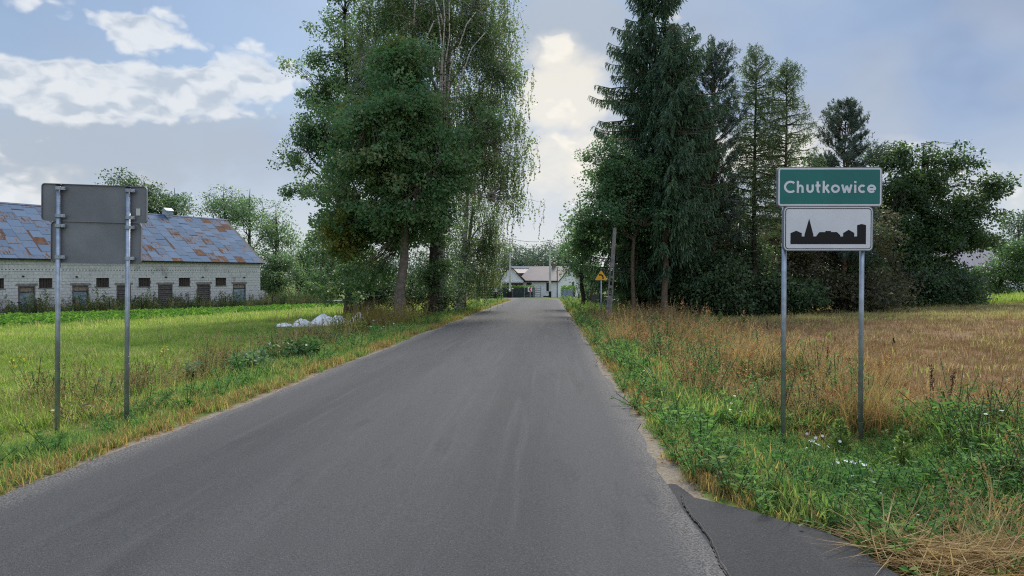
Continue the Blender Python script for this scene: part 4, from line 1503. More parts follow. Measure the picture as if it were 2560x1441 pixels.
def place_sign(name, label, gl, gr, wtop, htop, wbot, hbot, ztop, gap, offs, facing, roll=0.0, text=True):
    gl, gr = np.array(gl, float), np.array(gr, float)
    mid = (gl + gr) / 2
    rz = math.atan2(gr[1] - gl[1], gr[0] - gl[0])
    half = np.linalg.norm((gr - gl)[:2]) / 2
    o = thing(name, label, 'road sign', (mid[0], mid[1], 0), rz)
    o.rotation_euler = (0, roll, rz)
    sy = -.055 if facing < 0 else .055
    zt = ztop
    ytop = (sy - .012, sy + .012)
    zc1 = zt - htop / 2
    zc2 = zt - htop - gap - hbot / 2
    for k, (x, g) in enumerate(((-half, gl), (half, gr))):
        MB().tube([(x, 0, g[2] - .35), (x, 0, zt - .02)], .0262, 14).build('post', GALV, o, True)
        cap = MB().tube([(x, 0, zt - .02), (x, 0, zt - .005)], .031, 14).build('post_cap', BLACK, o, True)
        for z in (zt - .05, zc1 - htop / 2 + .05, zc2 + hbot / 2 - .05, zc2 - hbot / 2 + .06):
            clamp_ring(None, x, z, sy * .8, o)
    b1 = plate(rrect(wtop, htop, .03), (offs[0], zc1), *ytop).build('name_plate', SIGN_BACK, o)
    b2 = plate(rrect(wbot, hbot, .045), (offs[1], zc2), *ytop).build('picture_plate', SIGN_BACK, o)
    # folded rim
    rim_y = (sy - .014, sy + .030) if facing > 0 else (sy - .014, sy + .030)
    ry = (sy - .03, sy + .014) if facing > 0 else (sy - .014, sy + .03)
    ring(rrect(wtop + .012, htop + .012, .036), rrect(wtop - .001, htop - .001, .03), (offs[0], zc1), *ry).build('rim', SIGN_BACK, b1)
    ring(rrect(wbot + .012, hbot + .012, .05), rrect(wbot - .001, hbot - .001, .045), (offs[1], zc2), *ry).build('rim', SIGN_BACK, b2)
    f = -1 if facing < 0 else 1
    y0 = sy + f * .0125
    sx = 1 if facing < 0 else -1              # mirrored for the face turned away

    def lay(y, poly, c, nm, mt, par):
        mb = MB()
        pts = [(c[0] + a, y, c[1] + b) for a, b in poly]
        mb.add(pts, [tuple(range(len(pts)))] if f < 0 else [tuple(range(len(pts)))[::-1]])
        return mb.build(nm, mt, par)
    lay(y0 + f * .001, rrect(wtop - .004, htop - .004, .028), (offs[0], zc1), 'border', SIGN_W, b1)
    lay(y0 + f * .003, rrect(wtop * 1365 / 1413, htop * 470 / 520, .012), (offs[0], zc1), 'green_field', SIGN_G, b1)
    L, T = letter_strokes()
    k1 = wtop / 1413.0

    def conv(px, py):
        return (offs[0] + sx * (px - 921.5) * k1, zc1 - (py - 380) * k1)
    for ch, strokes in L.items():
        mb = MB()
        for j, sk in enumerate(strokes):
            vs, fs = ribbon(sk, T, conv, y0 + f * (.0045 + .0006 * j))
            mb.add(vs, fs if f < 0 else [q[::-1] for q in fs])
        mb.build('letter_' + (ch.lower() if ch != 'C' else 'capital_c'), SIGN_W, b1)
    lay(y0 + f * .001, rrect(wbot - .004, hbot - .004, .043), (offs[1], zc2), 'white_field', SIGN_W, b2)
    k2 = wbot / 1235.0
    rg = ring(rrect(wbot - 34 * k2, hbot - 34 * k2, .035), rrect(wbot - 54 * k2, hbot - 54 * k2, .028), (offs[1], zc2), y0 + f * .002, y0 + f * .0028)
    rg.build('black_line', BLACK, b2)
    sky_ = [(373, 1165), (373, 1012), (453, 978), (530, 1012), (530, 1058), (568, 1058), (568, 1036), (632, 812), (692, 1036), (692, 1058), (728, 1058),
            (775, 998), (860, 998), (860, 982), (936, 982), (936, 997), (1020, 997), (1068, 1042), (1068, 1058), (1107, 1058), (1107, 1010),
            (1185, 965), (1262, 1010), (1262, 1058), (1302, 1058), (1302, 900), (1365, 885), (1425, 900), (1425, 1165)]
    mb = MB()
    # as columns so that the concave outline stays clean
    xs = sorted({q[0] for q in sky_} | {775, 860, 936})

    def top_at(x, side):
        best = None
        for (ax, ay), (bx, by) in zip(sky_[1:-1], sky_[2:]):
            if ax == bx:
                continue
            lo, hi = min(ax, bx), max(ax, bx)
            if lo <= x <= hi:
                if (side > 0 and x == hi) or (side < 0 and x == lo):
                    continue
                v = ay + (by - ay) * (x - ax) / (bx - ax)
                best = v if best is None else min(best, v)
        return best
    for a, b in zip(xs[:-1], xs[1:]):
        ta, tb = top_at(a, 1), top_at(b, -1)
        q = [(a, 1165), (b, 1165), (b, tb), (a, ta)]
        vs = [(offs[1] + sx * (px - 900.5) * k2, y0 + f * .003, zc2 - (py - 950) * k2) for px, py in q]
        mb.add(vs, [(0, 1, 2, 3)])
    mb.build('village_silhouette', BLACK, b2)
    return o


dR = 7.86
pl_, pr_ = gp(1960, dR), gp(2154, dR)
sc_ = dR / FPX
ztR = float(P(2065, 420, dR - .06)[2])
place_sign('place_sign', 'green Chutkowice place-name sign above a white sign with black village silhouette', pl_, pr_,
           258 * sc_ * .992, 95 * sc_ * .992, 221 * sc_ * .992, 108 * sc_ * .992, ztR, .012, (.040, .026), -1)
dL = 8.2
lp, rp = gp(137, 8.15), gp(312, 8.28)
lp[0], rp[0] = X(139, 8.15), X(313, 8.28)
scl = dL / FPX
ls = place_sign('place_sign', 'grey backs of two stacked sign plates on twin steel posts in the grass', lp, rp,
                241 * scl, 90 * scl, 207 * scl, 102 * scl, float(P(230, 461, 8.15)[2]), .012, (.0, .022), 1, roll=.016)
zt_ = float(P(230, 461, 8.15)[2])
MB().box(.44, .485, -.002 + .03, .034, zt_ - .33, zt_ - .25).build('sticker', STICK, ls)

# yellow bend warning sign on its own post
dy_ = 32.5
b = gp(1503, dy_)
o = thing('warning_sign', 'small yellow triangular left-bend warning sign on a thin post', 'road sign', b)
zc = float(P(1503, 690, dy_)[2] - b[2])
s_ = dy_ / FPX
MB().tube([(0, .03, -.2), (0, .03, zc + 11 * s_)], .03, 10).build('post', GALV, o, True)
tri = [(-17 * s_, zc - 11 * s_), (17 * s_, zc - 11 * s_), (0, zc + 15 * s_)]
tr2 = []
for k in range(3):
    p0, p1, p2 = (np.array(tri[(k + j) % 3]) for j in (-1, 0, 1))
    for q in (p0, p2):
        tr2.append(tuple(p1 + (q - p1) * .08))
tp = plate(tr2, (0, 0), 0, .012).build('triangle', SIGN_BACK, o)
inner = [(a * .97, zc - 2.3 * s_ + (b_ - zc + 2.3 * s_) * .97) for a, b_ in tr2]
mb = MB()
mb.add([(a, -.002, b_) for a, b_ in inner], [tuple(range(6))])
mb.build('yellow_face', SIGN_Y, tp)
arrow = [(4.5, -8), (4.5, -3), (3, 0.5), (0, 2.2), (-2.5, 2.2)]
vs, fs = ribbon(arrow, 3.4, lambda a, c: (a * s_, zc + c * s_), -.004)
mb = MB().add(vs, fs)
mb.add([(-2.5 * s_, -.0045, zc + 5.6 * s_), (-2.5 * s_, -.0045, zc - 1.2 * s_), (-7 * s_, -.0045, zc + 2.2 * s_)], [(0, 1, 2)])
mb.build('bend_arrow', BLACK, tp)

# leaning prefabricated concrete post with ladder-like slots
b = gp(1520, 30.5)
t_ = P(1537, 570, 30.5)
o = thing('concrete_post', 'leaning slotted concrete pole stub in front of the dark spruces', 'pole', b)
ln = np.linalg.norm(t_ - b)
lean = math.atan2(t_[0] - b[0], t_[2] - b[2])
o.rotation_euler = (0, lean, 0)
mb = MB()


def frus(mb, x0, x1, y0, y1, z0, z1, xa, xb):
    """box whose width changes from (x0,x1) at z0 to (xa,xb) at z1"""
    return mb.add([(x0, y0, z0), (x1, y0, z0), (x1, y1, z0), (x0, y1, z0), (xa, y0, z1), (xb, y0, z1), (xb, y1, z1), (xa, y1, z1)],
                  [(0, 1, 5, 4), (1, 2, 6, 5), (2, 3, 7, 6), (3, 0, 4, 7), (0, 3, 2, 1), (4, 5, 6, 7)])


def hw(z):
    return .125 - .015 * z


frus(mb, -hw(0), hw(0), -.075, .075, -.3, 1.30, -hw(1.3), hw(1.3))
for sx in (-1, 1):
    a0, a1, c0, c1 = sorted((sx * hw(1.3), sx * (hw(1.3) - .045))) + sorted((sx * hw(2.5), sx * (hw(2.5) - .045)))
    frus(mb, a0, a1, -.073, .073, 1.301, 2.5, c0, c1)
for z in (1.64, 2.04):
    mb.box(-hw(z) + .046, hw(z) - .046, -.068, .068, z, z + .10)
frus(mb, -hw(2.5), hw(2.5), -.072, .072, 2.501, ln, -.062, .062)
mb.build('shaft', mat('lichened concrete', (.20, .185, .17), .95, 0, .2, .3, 5, .4, 40), o)
MB().tube([(0, -.01, ln), (0, -.01, ln + .05)], .03, 6).build('top_pin', DARKSTEEL, o)


# ------------------------------------------------------------------ power poles and wires
def pole(name, label, px, py_b, py_t, d, w0, w1, mt, dark_top=0.0, band=True):
    b = gp(px, d)
    h = float(P(px, py_t, d)[2] - b[2])
    o = thing(name, label, 'pole', b)
    mb = MB()
    hh = h - dark_top
    mb.add([(-w0, -w0, -.3), (w0, -w0, -.3), (w0, w0, -.3), (-w0, w0, -.3), (-w1, -w1, hh), (w1, -w1, hh), (w1, w1, hh), (-w1, w1, hh)],
           [(0, 1, 5, 4), (1, 2, 6, 5), (2, 3, 7, 6), (3, 0, 4, 7), (0, 3, 2, 1), (4, 5, 6, 7)])
    mb.build('shaft', mt, o, bevel=.02)
    if band:
        MB().box(-w0 - .012, w0 + .012, -w0 - .012, w0 + .012, -.1, .85).build('tar_band', BLACK, o)
    if dark_top:
        MB().tube([(0, 0, hh), (0, 0, h)], .055, 8).build('top_mast', DARKSTEEL, o)
        for k in range(3):
            z = h - .15 - k * .3
            mb = MB().box(-.35, .35, -.03, .03, z - .02, z + .02)
            a = mb.build('insulator_arm', DARKSTEEL, o)
            for sx in (-.3, .3):
                MB().tube([(sx, 0, z + .02), (sx, 0, z + .13)], [.05, .035], 8).build('insulator', mat('brown porcelain', (.12, .05, .03), .3, 0, .5), a)
    return o, b + np.array([0, 0, h])


PALEC = mat('pale pole concrete', (.52, .51, .49), .9, 0, .2, .14, 1.5, .3, 40)
_, t1 = pole('power_pole', 'tall concrete power pole with insulators in front of the white house', 1375, 742, 600, 100, .17, .12, PALEC, 1.0)
_, t2 = pole('power_pole', 'concrete power pole in front of the house wing gable', 1275, 742, 596, 98, .17, .12, PALEC, 1.9)
_, t3 = pole('power_pole', 'concrete power pole on the grass at the inside of the bend', 1240, 745, 560, 84, .20, .13, PALEC, 1.2)
_, t4 = pole('power_pole', 'thin dark wooden pole by the house gable', 1393, 742, 668, 99, .07, .06, DARKWOOD, 0, False)


def wire(a, b, sag, label, r=.026):
    t = np.linspace(0, 1, 14)
    p = a[None] * (1 - t)[:, None] + b[None] * t[:, None]
    p[:, 2] -= sag * 4 * t * (1 - t)
    o = MB().tube(p, r, 5).build('overhead_wire', BLACK)
    tag(o, label, 'wire', 'overhead wires at the bend')


wire(t2 + np.array([.3, 0, -.1]), t1 + np.array([-.3, 0, -.15]), .25, 'upper wire strung taut between the two poles before the house')
wire(t2 + np.array([.3, 0, -.6]), t1 + np.array([-.3, 0, -.45]), .8, 'middle wire strung slack between the two poles before the house')
wire(t2 + np.array([.3, 0, -.9]), t1 + np.array([-.3, 0, -.75]), 2.0, 'lowest deeply sagging wire between the two poles before the house', .034)
wire(t1 + np.array([.3, 0, -.2]), np.array([14, 118, 5.2]), .3, 'wire running from the insulated pole off past the spruces')
wire(t3 + np.array([.2, 0, -.3]), t2 + np.array([0, 0, -.2]), .4, 'wire from the inside-bend pole to the wing gable pole')
wire(np.array([9.5, 47.0, 3.4]), np.array([60, 66, 4.8]), .4, 'thin wire crossing behind the oak to the field house', .02)

# ------------------------------------------------------------------ white house at the bend
RENDER = mat('white render', (.83, .84, .86), .9, 0, .2, .05, 2, .1, 60)
BROWNROOF = mat('brown sheet roof', (.125, .102, .104), .6, .1, .3, .12, 1.2)
BROWNDOOR = mat('brown boards', (.05, .032, .028), .7, 0, .3, .2, 3)
FASC = mat('dark fascia', (.03, .028, .028), .7)
GLASS = mat('dark window glass', (.03, .035, .045), .12, 0, .6)
FRAME = mat('brown window frame', (.07, .04, .03), .6)
rot = -math.radians(28)
hc = gp(1394, 104.0)
zb = hc[2] - .3
zev = float(P(1394, 703, 104)[2])
zrd = float(P(1394, 668, 106)[2])
house = thing('house', 'white rendered cottage with brown sheet roof at the road bend', 'house', (hc[0], hc[1], 0), rot)
HL, HD = 6.2, 8.4          # length along the front (to -x), depth (+y)
mb = MB()
mb.box(-HL, 0, 0, HD, zb, zev)
for xg in ((-HL, -HL + .25), (-.25, 0)):
    mb.extrude([(0, zev + .001), (HD, zev + .001), (HD / 2, zrd - .12)], lambda a, b, q: (q, a, b), *xg)
mb.build('wall', RENDER, house)
ra = math.atan2(zrd - zev, HD / 2)
rl = math.hypot(zrd - zev, HD / 2) + .38
mb = MB()
for sg, yy in ((1, 0), (-1, HD)):
    y_0 = yy - sg * .33 * math.cos(ra)
    mb.extrude([(0, 0), (rl, 0), (rl, .09), (0, .09)],
               lambda a, b, q: (q, y_0 + sg * (a * math.cos(ra) - b * math.sin(ra)), zev - .33 * math.sin(ra) + .06 + a * math.sin(ra) + b * math.cos(ra)), -HL - .2, .28)
ro = mb.build('roof', BROWNROOF, house)
mb = MB().box(-HL - .1, .2, -.36, -.33, zev - .14, zev + .05)
mb.build('gutter', FASC, ro)
for sg in (1, -1):
    p0, p1 = (.30, HD / 2 - sg * (HD / 2 + .3), zev - .16), (.30, HD / 2, zrd + .02)
    MB().tube([p0, p1], .07, 4).build('barge_board', FASC, ro)
MB().box(-2.75, -2.25, HD / 2 - .3, HD / 2 + .3, zrd - .3, zrd + .75).build('chimney', mat('brown chimney brick', (.17, .12, .10), .9, 0, .1, .3, 6), ro)


def house_win(par, x0, x1, z0, z1, y=-.01, axis='x', fr=FRAME, panes=2):
    def bx(mb, a0, a1, b0, b1, d0, d1):
        if axis == 'x':
            return mb.box(a0, a1, y + d0, y + d1, b0, b1)
        return mb.box(y + d0, y + d1, a0, a1, b0, b1)
    w = bx(MB(), x0, x1, z0, z1, -.012, .0).build('window', GLASS, par)
    f = MB()
    bx(f, x0 - .05, x0 + .03, z0, z1, -.04, .01)
    bx(f, x1 - .03, x1 + .05, z0, z1, -.04, .01)
    bx(f, x0 + .031, x1 - .031, z0, z0 + .06, -.04, .01)
    bx(f, x0 + .031, x1 - .031, z1 - .06, z1, -.04, .01)
    for k in range(1, panes):
        q = x0 + (x1 - x0) * k / panes
        bx(f, q - .025, q + .025, z0 + .061, z1 - .061, -.035, .005)
    f.build('frame', fr, w)
    bx(MB(), x0 - .1, x1 + .1, z0 - .08, z0 - .002, -.10, .01).build('sill', RENDER, w)


house_win(house, -4.95, -4.25, zb + 1.0, zev - .25)
house_win(house, -1.72, -1.28, zb + 1.15, zev - .25)
MB().box(-2.25, -1.25, -.06, -.001, zb, zb + .45).build('cellar_hatch', FASC, house)
# gable windows face +x
w = MB().box(.001, .02, HD / 2 - .35, HD / 2 + .25, zev + .75, zev + 1.5).build('window', GLASS, house)
w = MB().box(.001, .02, 5.2, 6.1, zb + 1.0, zev - .2).build('window', GLASS, house)
# wing with its gable to the road
wx = gp(1281, 103)
wing = thing('garage', 'white gabled garage wing with brown plank doors left of the cottage', 'garage', (wx[0] + .1, wx[1], 0), 0)
WW = 2.9
ze2, zr2 = float(P(1281, 702, 103)[2]), float(P(1281, 672, 103)[2])
mb = MB().box(-WW / 2 - .25, WW / 2, 0, 9, zb, ze2)
arc_ = [(-WW / 2 - .25, ze2 + .001), (WW / 2, ze2 + .001), (-.2, zr2), (-.55, zr2 - .05), (-1.1, zr2 - .5), (-1.5, zr2 - 1.1)]
mb.extrude(arc_, lambda a, b, q: (a, q, b), 0, 9)
mb.build('wall', RENDER, wing)
top_ = [(-WW / 2 - .45, ze2 - .05), (-1.53, zr2 - 1.05), (-1.12, zr2 - .42), (-.55, zr2 + .05), (-.2, zr2 + .1), (WW / 2 + .35, ze2 - .12)]
mb = MB()
for (a0, b0), (a1, b1) in zip(top_[:-1], top_[1:]):
    nrm = np.array([-(b1 - b0), a1 - a0])
    nrm = nrm / np.linalg.norm(nrm) * .10
    mb.add([(a0, -.35, b0), (a1, -.35, b1), (a1, 9, b1), (a0, 9, b0), (a0 + nrm[0], -.35, b0 + nrm[1]), (a1 + nrm[0], -.35, b1 + nrm[1]), (a1 + nrm[0], 9, b1 + nrm[1]), (a0 + nrm[0], 9, b0 + nrm[1])],
           [(0, 1, 5, 4), (4, 5, 6, 7), (0, 3, 2, 1), (0, 4, 7, 3), (1, 2, 6, 5), (2, 3, 7, 6)])
mb.build('roof', BROWNROOF, wing)
MB().box(-WW / 2 - .3, WW / 2 + .05, -.07, -.002, ze2 - .18, ze2 - .02).build('fascia_band', RENDER, wing)
for k in range(9):
    x = -WW / 2 - .1 + k * (WW + .1) / 9
    MB().box(x, x + (WW + .1) / 9 - .015, -.045, -.005, zb, ze2 - .30).build('door_board', BROWNDOOR, wing)
# pale-ridged shed behind
sx_ = gp(1317, 124)
shed = thing('shed', 'long dark shed with pale metal ridge behind the cottage', 'shed', (sx_[0], sx_[1], 0))
zs1 = float(P(1317, 668, 124)[2])
MB().box(-2.6, 2.4, 0, 5, sx_[2] - .5, zs1 - 1.0).build('wall', DARKWOOD, shed)
MB().extrude([(-.2, zs1 - 1.05), (5.2, zs1 - 1.05), (2.5, zs1)], lambda a, b, q: (q, a, b), -2.8, 2.6).build('roof', BROWNROOF, shed)
MB().box(-2.85, 2.65, 2.2, 2.8, zs1 - .12, zs1 + .14).build('ridge_cap', mat('pale ridge metal', (.72, .76, .78), .5, .2), shed)

# fences at the bend
FGREEN = mat('dark green mesh fence', (.030, .045, .042), .7, .1, .3, .25, 3)
FGREY = mat('grey fence post', (.22, .23, .24), .7, .2, .3, .2, 3)


def panel_fence(name, label, pts, h, mt_board, mt_post, nb, group=None, vertical=False, gap=.02, post_w=.05):
    b0 = np.array([*pts[0], gz(*pts[0])])
    o = thing(name, label, 'fence', b0)
    for k, (x, y) in enumerate(pts):
        z = float(gz(x, y))
        MB().box(x - post_w, x + post_w, y - post_w, y + post_w, z - .3, z + h + .08).build('post', mt_post, o, loc=b0)
    for (xa, ya), (xb, yb) in zip(pts[:-1], pts[1:]):
        L_ = math.hypot(xb - xa, yb - ya)
        ux, uy = (xb - xa) / L_, (yb - ya) / L_
        z = float(gz((xa + xb) / 2, (ya + yb) / 2))
        for i in range(nb):
            mb = MB()
            if vertical:
                a0, a1, z0, z1 = L_ * i / nb + gap / 2 + post_w * .2, L_ * (i + 1) / nb - gap / 2, z + .06, z + h - (.05 * (i % 2))
            else:
                a0, a1, z0, z1 = post_w, L_ - post_w, z + .06 + (h - .06) * i / nb, z + .06 + (h - .06) * (i + 1) / nb - gap
            t = .012
            c = [(xa + ux * a - uy * s, ya + uy * a + ux * s) for a in (a0, a1) for s in (-t, t)]
            vs = [(*c[j], zz) for zz in (z0, z1) for j in (0, 2, 3, 1)]
            mb.add(vs, [(0, 3, 2, 1), (4, 5, 6, 7), (0, 1, 5, 4), (1, 2, 6, 5), (2, 3, 7, 6), (3, 0, 4, 7)])
            mb.build('board', mt_board, o, loc=b0)
    return o


def pt(px, d):
    return (X(px, d), d)


panel_fence('fence', 'dark green panel fence with grey posts in front of the garage hedge', [pt(1252, 98), pt(1282, 98.6), pt(1311, 99.2), pt(1326, 99.5), pt(1337, 99.7)], 1.35, FGREEN, FGREY, 6)
panel_fence('fence', 'nearly black fence on the left behind the roadside grass', [pt(1170, 86), pt(1196, 88), pt(1222, 90), pt(1250, 92)], 1.5, mat('blackened boards', (.018, .018, .022), .8, 0, .2, .3, 4), BLACK, 7)
panel_fence('gate', 'open grey metal garden gate beside the cottage', [pt(1334, 98.8), pt(1352, 97.8)], 1.55, FGREY, FGREY, 5, gap=.22)
panel_fence('fence', 'pale blue-grey vertical sheet fence under a clipped hedge', [pt(1405, 88), pt(1418, 80), pt(1432, 74)], 1.15, mat('blue-grey fence sheet', (.30, .36, .41), .6, .2, .3, .15, 4), FGREY, 7, vertical=True)
fp = [pt(p_, d) for p_, d in ((1478, 52), (1500, 49), (1525, 46), (1552, 44), (1585, 42), (1620, 41))]
panel_fence('fence', 'old weathered picket fence in the shade under the spruces', fp, 1.15, mat('weathered pickets', (.11, .10, .085), .9, 0, .1, .35, 6), DARKWOOD, 12, vertical=True, gap=.05)
# clipped hedges: leaf blocks
def hedge(label, px0, px1, d0, d1, z0, z1, thick, seed, leaf, n=700):
    rng = np.random.default_rng(seed)
    a, b = gp(px0, d0), gp(px1, d1)
    o = thing('hedge', label, 'hedge', a)
    t = rng.random(n)
    C = a[None] * (1 - t)[:, None] + b[None] * t[:, None]
    C[:, 2] += rng.uniform(z0, z1, n)
    C[:, 1] += rng.uniform(-thick, thick, n)
    C[:, 0] += rng.uniform(-.1, .1, n)
    v, f, r = leaf_clusters(rng, C, 14, .16, .11, .075)
    npmesh('foliage', v, f, leaf, o, {'rnd': r}, loc=a)
    V, F = tubes(np.stack([np.stack([C[:40] * [1, 1, 0] + np.array([0, 0, a[2] - .1]), C[:40]], 1)])[0], np.full((40, 2), .02), 4)
    npmesh('stem', V, F, BARKD, o, loc=a)['kind'] = 'stuff'


hedge('bright clipped hedge behind the dark green fence', 1256, 1333, 100.5, 101.5, .5, 1.62, .5, 301, L_HEDGE)
hedge('bright clipped hedge above the blue-grey sheet fence', 1406, 1436, 89.5, 75, .5, 1.55, .3, 302, L_HEDGE, 500)

# chevron board
b = gp(1325, 97)
o = thing('chevron_sign', 'small red and white chevron board at the bend', 'road sign', b)
zc = float(P(1325, 724, 97)[2] - b[2])
MB().tube([(0, .04, -.2), (0, .04, zc + .3)], .035, 8).build('post', GALV, o)
cp = MB().box(-.30, .30, 0, .02, zc - .33, zc + .33).build('board', SIGN_W, o)
mb = MB()
mb.add([(.22, -.004, zc + .30), (-.02, -.004, zc + .30), (-.22, -.004, zc), (-.02, -.004, zc - .30), (.22, -.004, zc - .30), (.02, -.004, zc)], [(0, 1, 2, 5), (5, 2, 3, 4)])
mb.build('chevron', SIGN_R, cp)
b = gp(1188, 72)
o = thing('road_sign', 'small grey sign back on a thin post among the birch twigs', 'road sign', b)
zt = float(P(1188, 690, 72)[2] - b[2])
MB().tube([(0, 0, -.2), (0, 0, zt)], .035, 8).build('post', GALV, o)
plate(rrect(.5, .55, .05), (0, zt - .35), -.06, -.045).build('plate', SIGN_BACK, o)
b = gp(1454, 58)
o = thing('round_sign', 'small round sign back half hidden in leaves past the yellow sign', 'road sign', b)
zt = float(P(1454, 698, 58)[2] - b[2])
MB().tube([(0, 0, -.2), (0, 0, zt)], .035, 8).build('post', GALV, o)
plate([(.28 * math.cos(a), .28 * math.sin(a)) for a in np.linspace(0, 2 * math.pi, 20, endpoint=False)], (0, zt - .1), -.06, -.045).build('disc', SIGN_W, o)
for k, (px, d, lab) in enumerate(((1436, 66, 'slim white-banded marker post at the verge by the sheet fence'), (1447, 60, 'slim marker post nearest the round sign'))):
    b = gp(px, d)
    o = thing('marker_post', lab, 'post', b)
    MB().box(-.06, .06, -.03, .03, -.2, 1.05).build('shaft', BLACK, o)
    MB().box(-.062, .062, -.032, .032, .35, .62).build('white_band', SIGN_W, o)

# ------------------------------------------------------------------ house across the field and things beside it
HR = mat('grey-lilac sheet roof', (.26, .235, .25), .6, .1, .3, .10, 1)
b = gp(2470, 72)
fh = thing('house', 'grey-roofed white boarded house across the field behind a bush', 'house', (b[0], b[1], 0), -.12)
z1, z2, zb2 = float(P(2470, 681, 70)[2]), float(P(2470, 617, 74)[2]), b[2] - .3
MB().box(-3.6, 7, 0, 8, zb2, z1).build('wall', mat('pale board wall', (.44, .45, .46), .8, 0, .2, .12, 3), fh)
for k in range(7):
    zz = zb2 + .35 + k * .27
    if zz < z1 - .2:
        MB().box(-3.6, 7, -.03, -.001, zz, zz + .2).build('wall_board', RENDER, fh)
MB().extrude([(-.5, z1 - .1), (8.5, z1 - .1), (4, z2)], lambda a, b_, q: (q, a, b_), -4.1, 7.5).build('roof', HR, fh)
b = gp(1935, 56)
bh_ = thing('house', 'brown gable roof showing above the thicket left of the green sign', 'house', (b[0], b[1], 0), .35)
z2 = float(P(1935, 540, 56)[2])
MB().box(-3.5, 3.5, 0, 8, b[2] - .3, z2 - 3.0).build('wall', RENDER, bh_)
MB().extrude([(-4, z2 - 3.1), (4, z2 - 3.1), (0, z2)], lambda a, b_, q: (a, q, b_), -.5, 8.5).build('roof', BROWNROOF, bh_)
b = gp(2407, 58)
kn = thing('kennel', 'small hutch with sloping pale roof at the field edge', 'hutch', b)
MB().box(-.35, .35, 0, .7, .25, .95).build('box', GREYWOOD, kn)
MB().extrude([(-.55, 1.10), (.5, .95), (.5, .99), (-.55, 1.15)], lambda a, c, q: (a, q, c), -.2, .9).build('roof', mat('pale tin', (.62, .68, .72), .5, .2), kn)
for sx in (-.3, .3):
    for sy in (.05, .65):
        MB().box(sx - .04, sx + .04, sy - .04, sy + .04, -.2, .249).build('leg', GREYWOOD, kn)
b = gp(2490, 61)
tr_ = thing('trailer', 'small grey trailer with red rear lamps half hidden by grass', 'trailer', b)
MB().box(-.9, .7, 0, 2.2, .35, .85).build('body', mat('grey trailer side', (.16, .15, .15), .7, .1, .3, .3, 5), tr_)
MB().extrude([(.1 + 1.0 * math.cos(a), .86 + .55 * math.sin(a)) for a in np.linspace(0, math.pi, 12)], lambda a, c, q: (a * .8, q, c), .1, 2.1).build('cover', mat('dull tarpaulin', (.20, .20, .21), .8, 0, .3, .2, 4), tr_)
for sx in (-.75, .55):
    MB().tube([(sx, 0, .6), (sx, -.04, .6)], .08, 10).build('rear_lamp', SIGN_R, tr_)
    MB().tube([(sx * .9 - .1, 1.1, .3), (sx * .9 + .1, 1.1, .3)], .3, 14).build('wheel', BLACK, tr_)

# ------------------------------------------------------------------ wire fence in front of the barn
fo = thing('wire_fence', 'dark steel posts with thin wires along the barn front', 'fence', (BA[0], BA[1], 0), BROT)
ups = []
for px in (-30, 48, 145, 238, 325, 410, 490, 565, 637, 700, 767, 830):
    u = fu(px)
    if u > 60 or u < -20:
        continue
    ups.append(u)
nq = np.array([BU[1], -BU[0]])
for u in np.arange(-4, 34, 2.55):
    wxy = BA + BU * u + nq * 2.4
    z = float(gz(*wxy))
    MB().tube([(u, -2.4, z - .3), (u, -2.4, z + 1.25)], .035, 6).build('post', DARKSTEEL, fo)
for h in (.45, .8, 1.15):
    p = []
    for u in np.arange(-4, 34, 2.55):
        wxy = BA + BU * u + nq * 2.4
        p.append((u, -2.44, float(gz(*wxy)) + h))
    MB().tube(p, .006, 4).build('wire', DARKSTEEL, fo)

# ------------------------------------------------------------------ white sacks, ruin, pale slab
WOVEN = mat('white woven plastic', (.80, .79, .77), .55, 0, .35, .12, 4, .25, 25)


def sack(label, px, py, wpx, hpx, d, seed, depth=.6, slump=.28):
    rng = np.random.default_rng(seed)
    w, h = wpx * d / FPX, hpx * d / FPX
    x = X(px, d)
    b = np.array([x, d, float(gz(x, d))])
    w, h = w * 1.04, h * 1.5
    n, m = 40, 20
    th, ph = np.meshgrid(np.linspace(0, 2 * np.pi, n, endpoint=False), np.linspace(0, np.pi / 2, m))
    dirs = np.stack([np.cos(th) * np.cos(ph), np.sin(th) * np.cos(ph), np.sin(ph)], -1)
    f = np.zeros(th.shape)
    for k in range(12):
        v = norm(rng.normal(size=3)) * rng.uniform(1.5, 4.5)
        f += np.abs(np.sin(dirs @ v + rng.uniform(0, 6))) * rng.uniform(.3, 1) / (1 + .25 * np.linalg.norm(v))
    f = (f - f.mean()) / f.std()
    r = 1 + .09 * f
    pk = 1 + slump * np.exp(-((dirs[..., 0] - rng.uniform(-.4, .3)) / .45) ** 2) * dirs[..., 2]
    V = dirs * r[..., None] * np.array([w / 2, depth, h * .72])
    V[..., 2] *= pk
    V[..., 2] -= .06
    V = V.reshape(-1, 3)
    ii = np.arange(n * m).reshape(m, n)
    F = np.stack([ii[:-1], np.roll(ii, -1, 1)[:-1], np.roll(ii, -1, 1)[1:], ii[1:]], -1).reshape(-1, 4)
    o = npmesh('plastic_sack', V + b, F, WOVEN, None, smooth=False, loc=b)
    me = o.data
    me.polygons.foreach_set('use_smooth', np.ones(len(me.polygons), bool))
    tag(o, label, 'sack', 'white sacks dumped on the meadow')


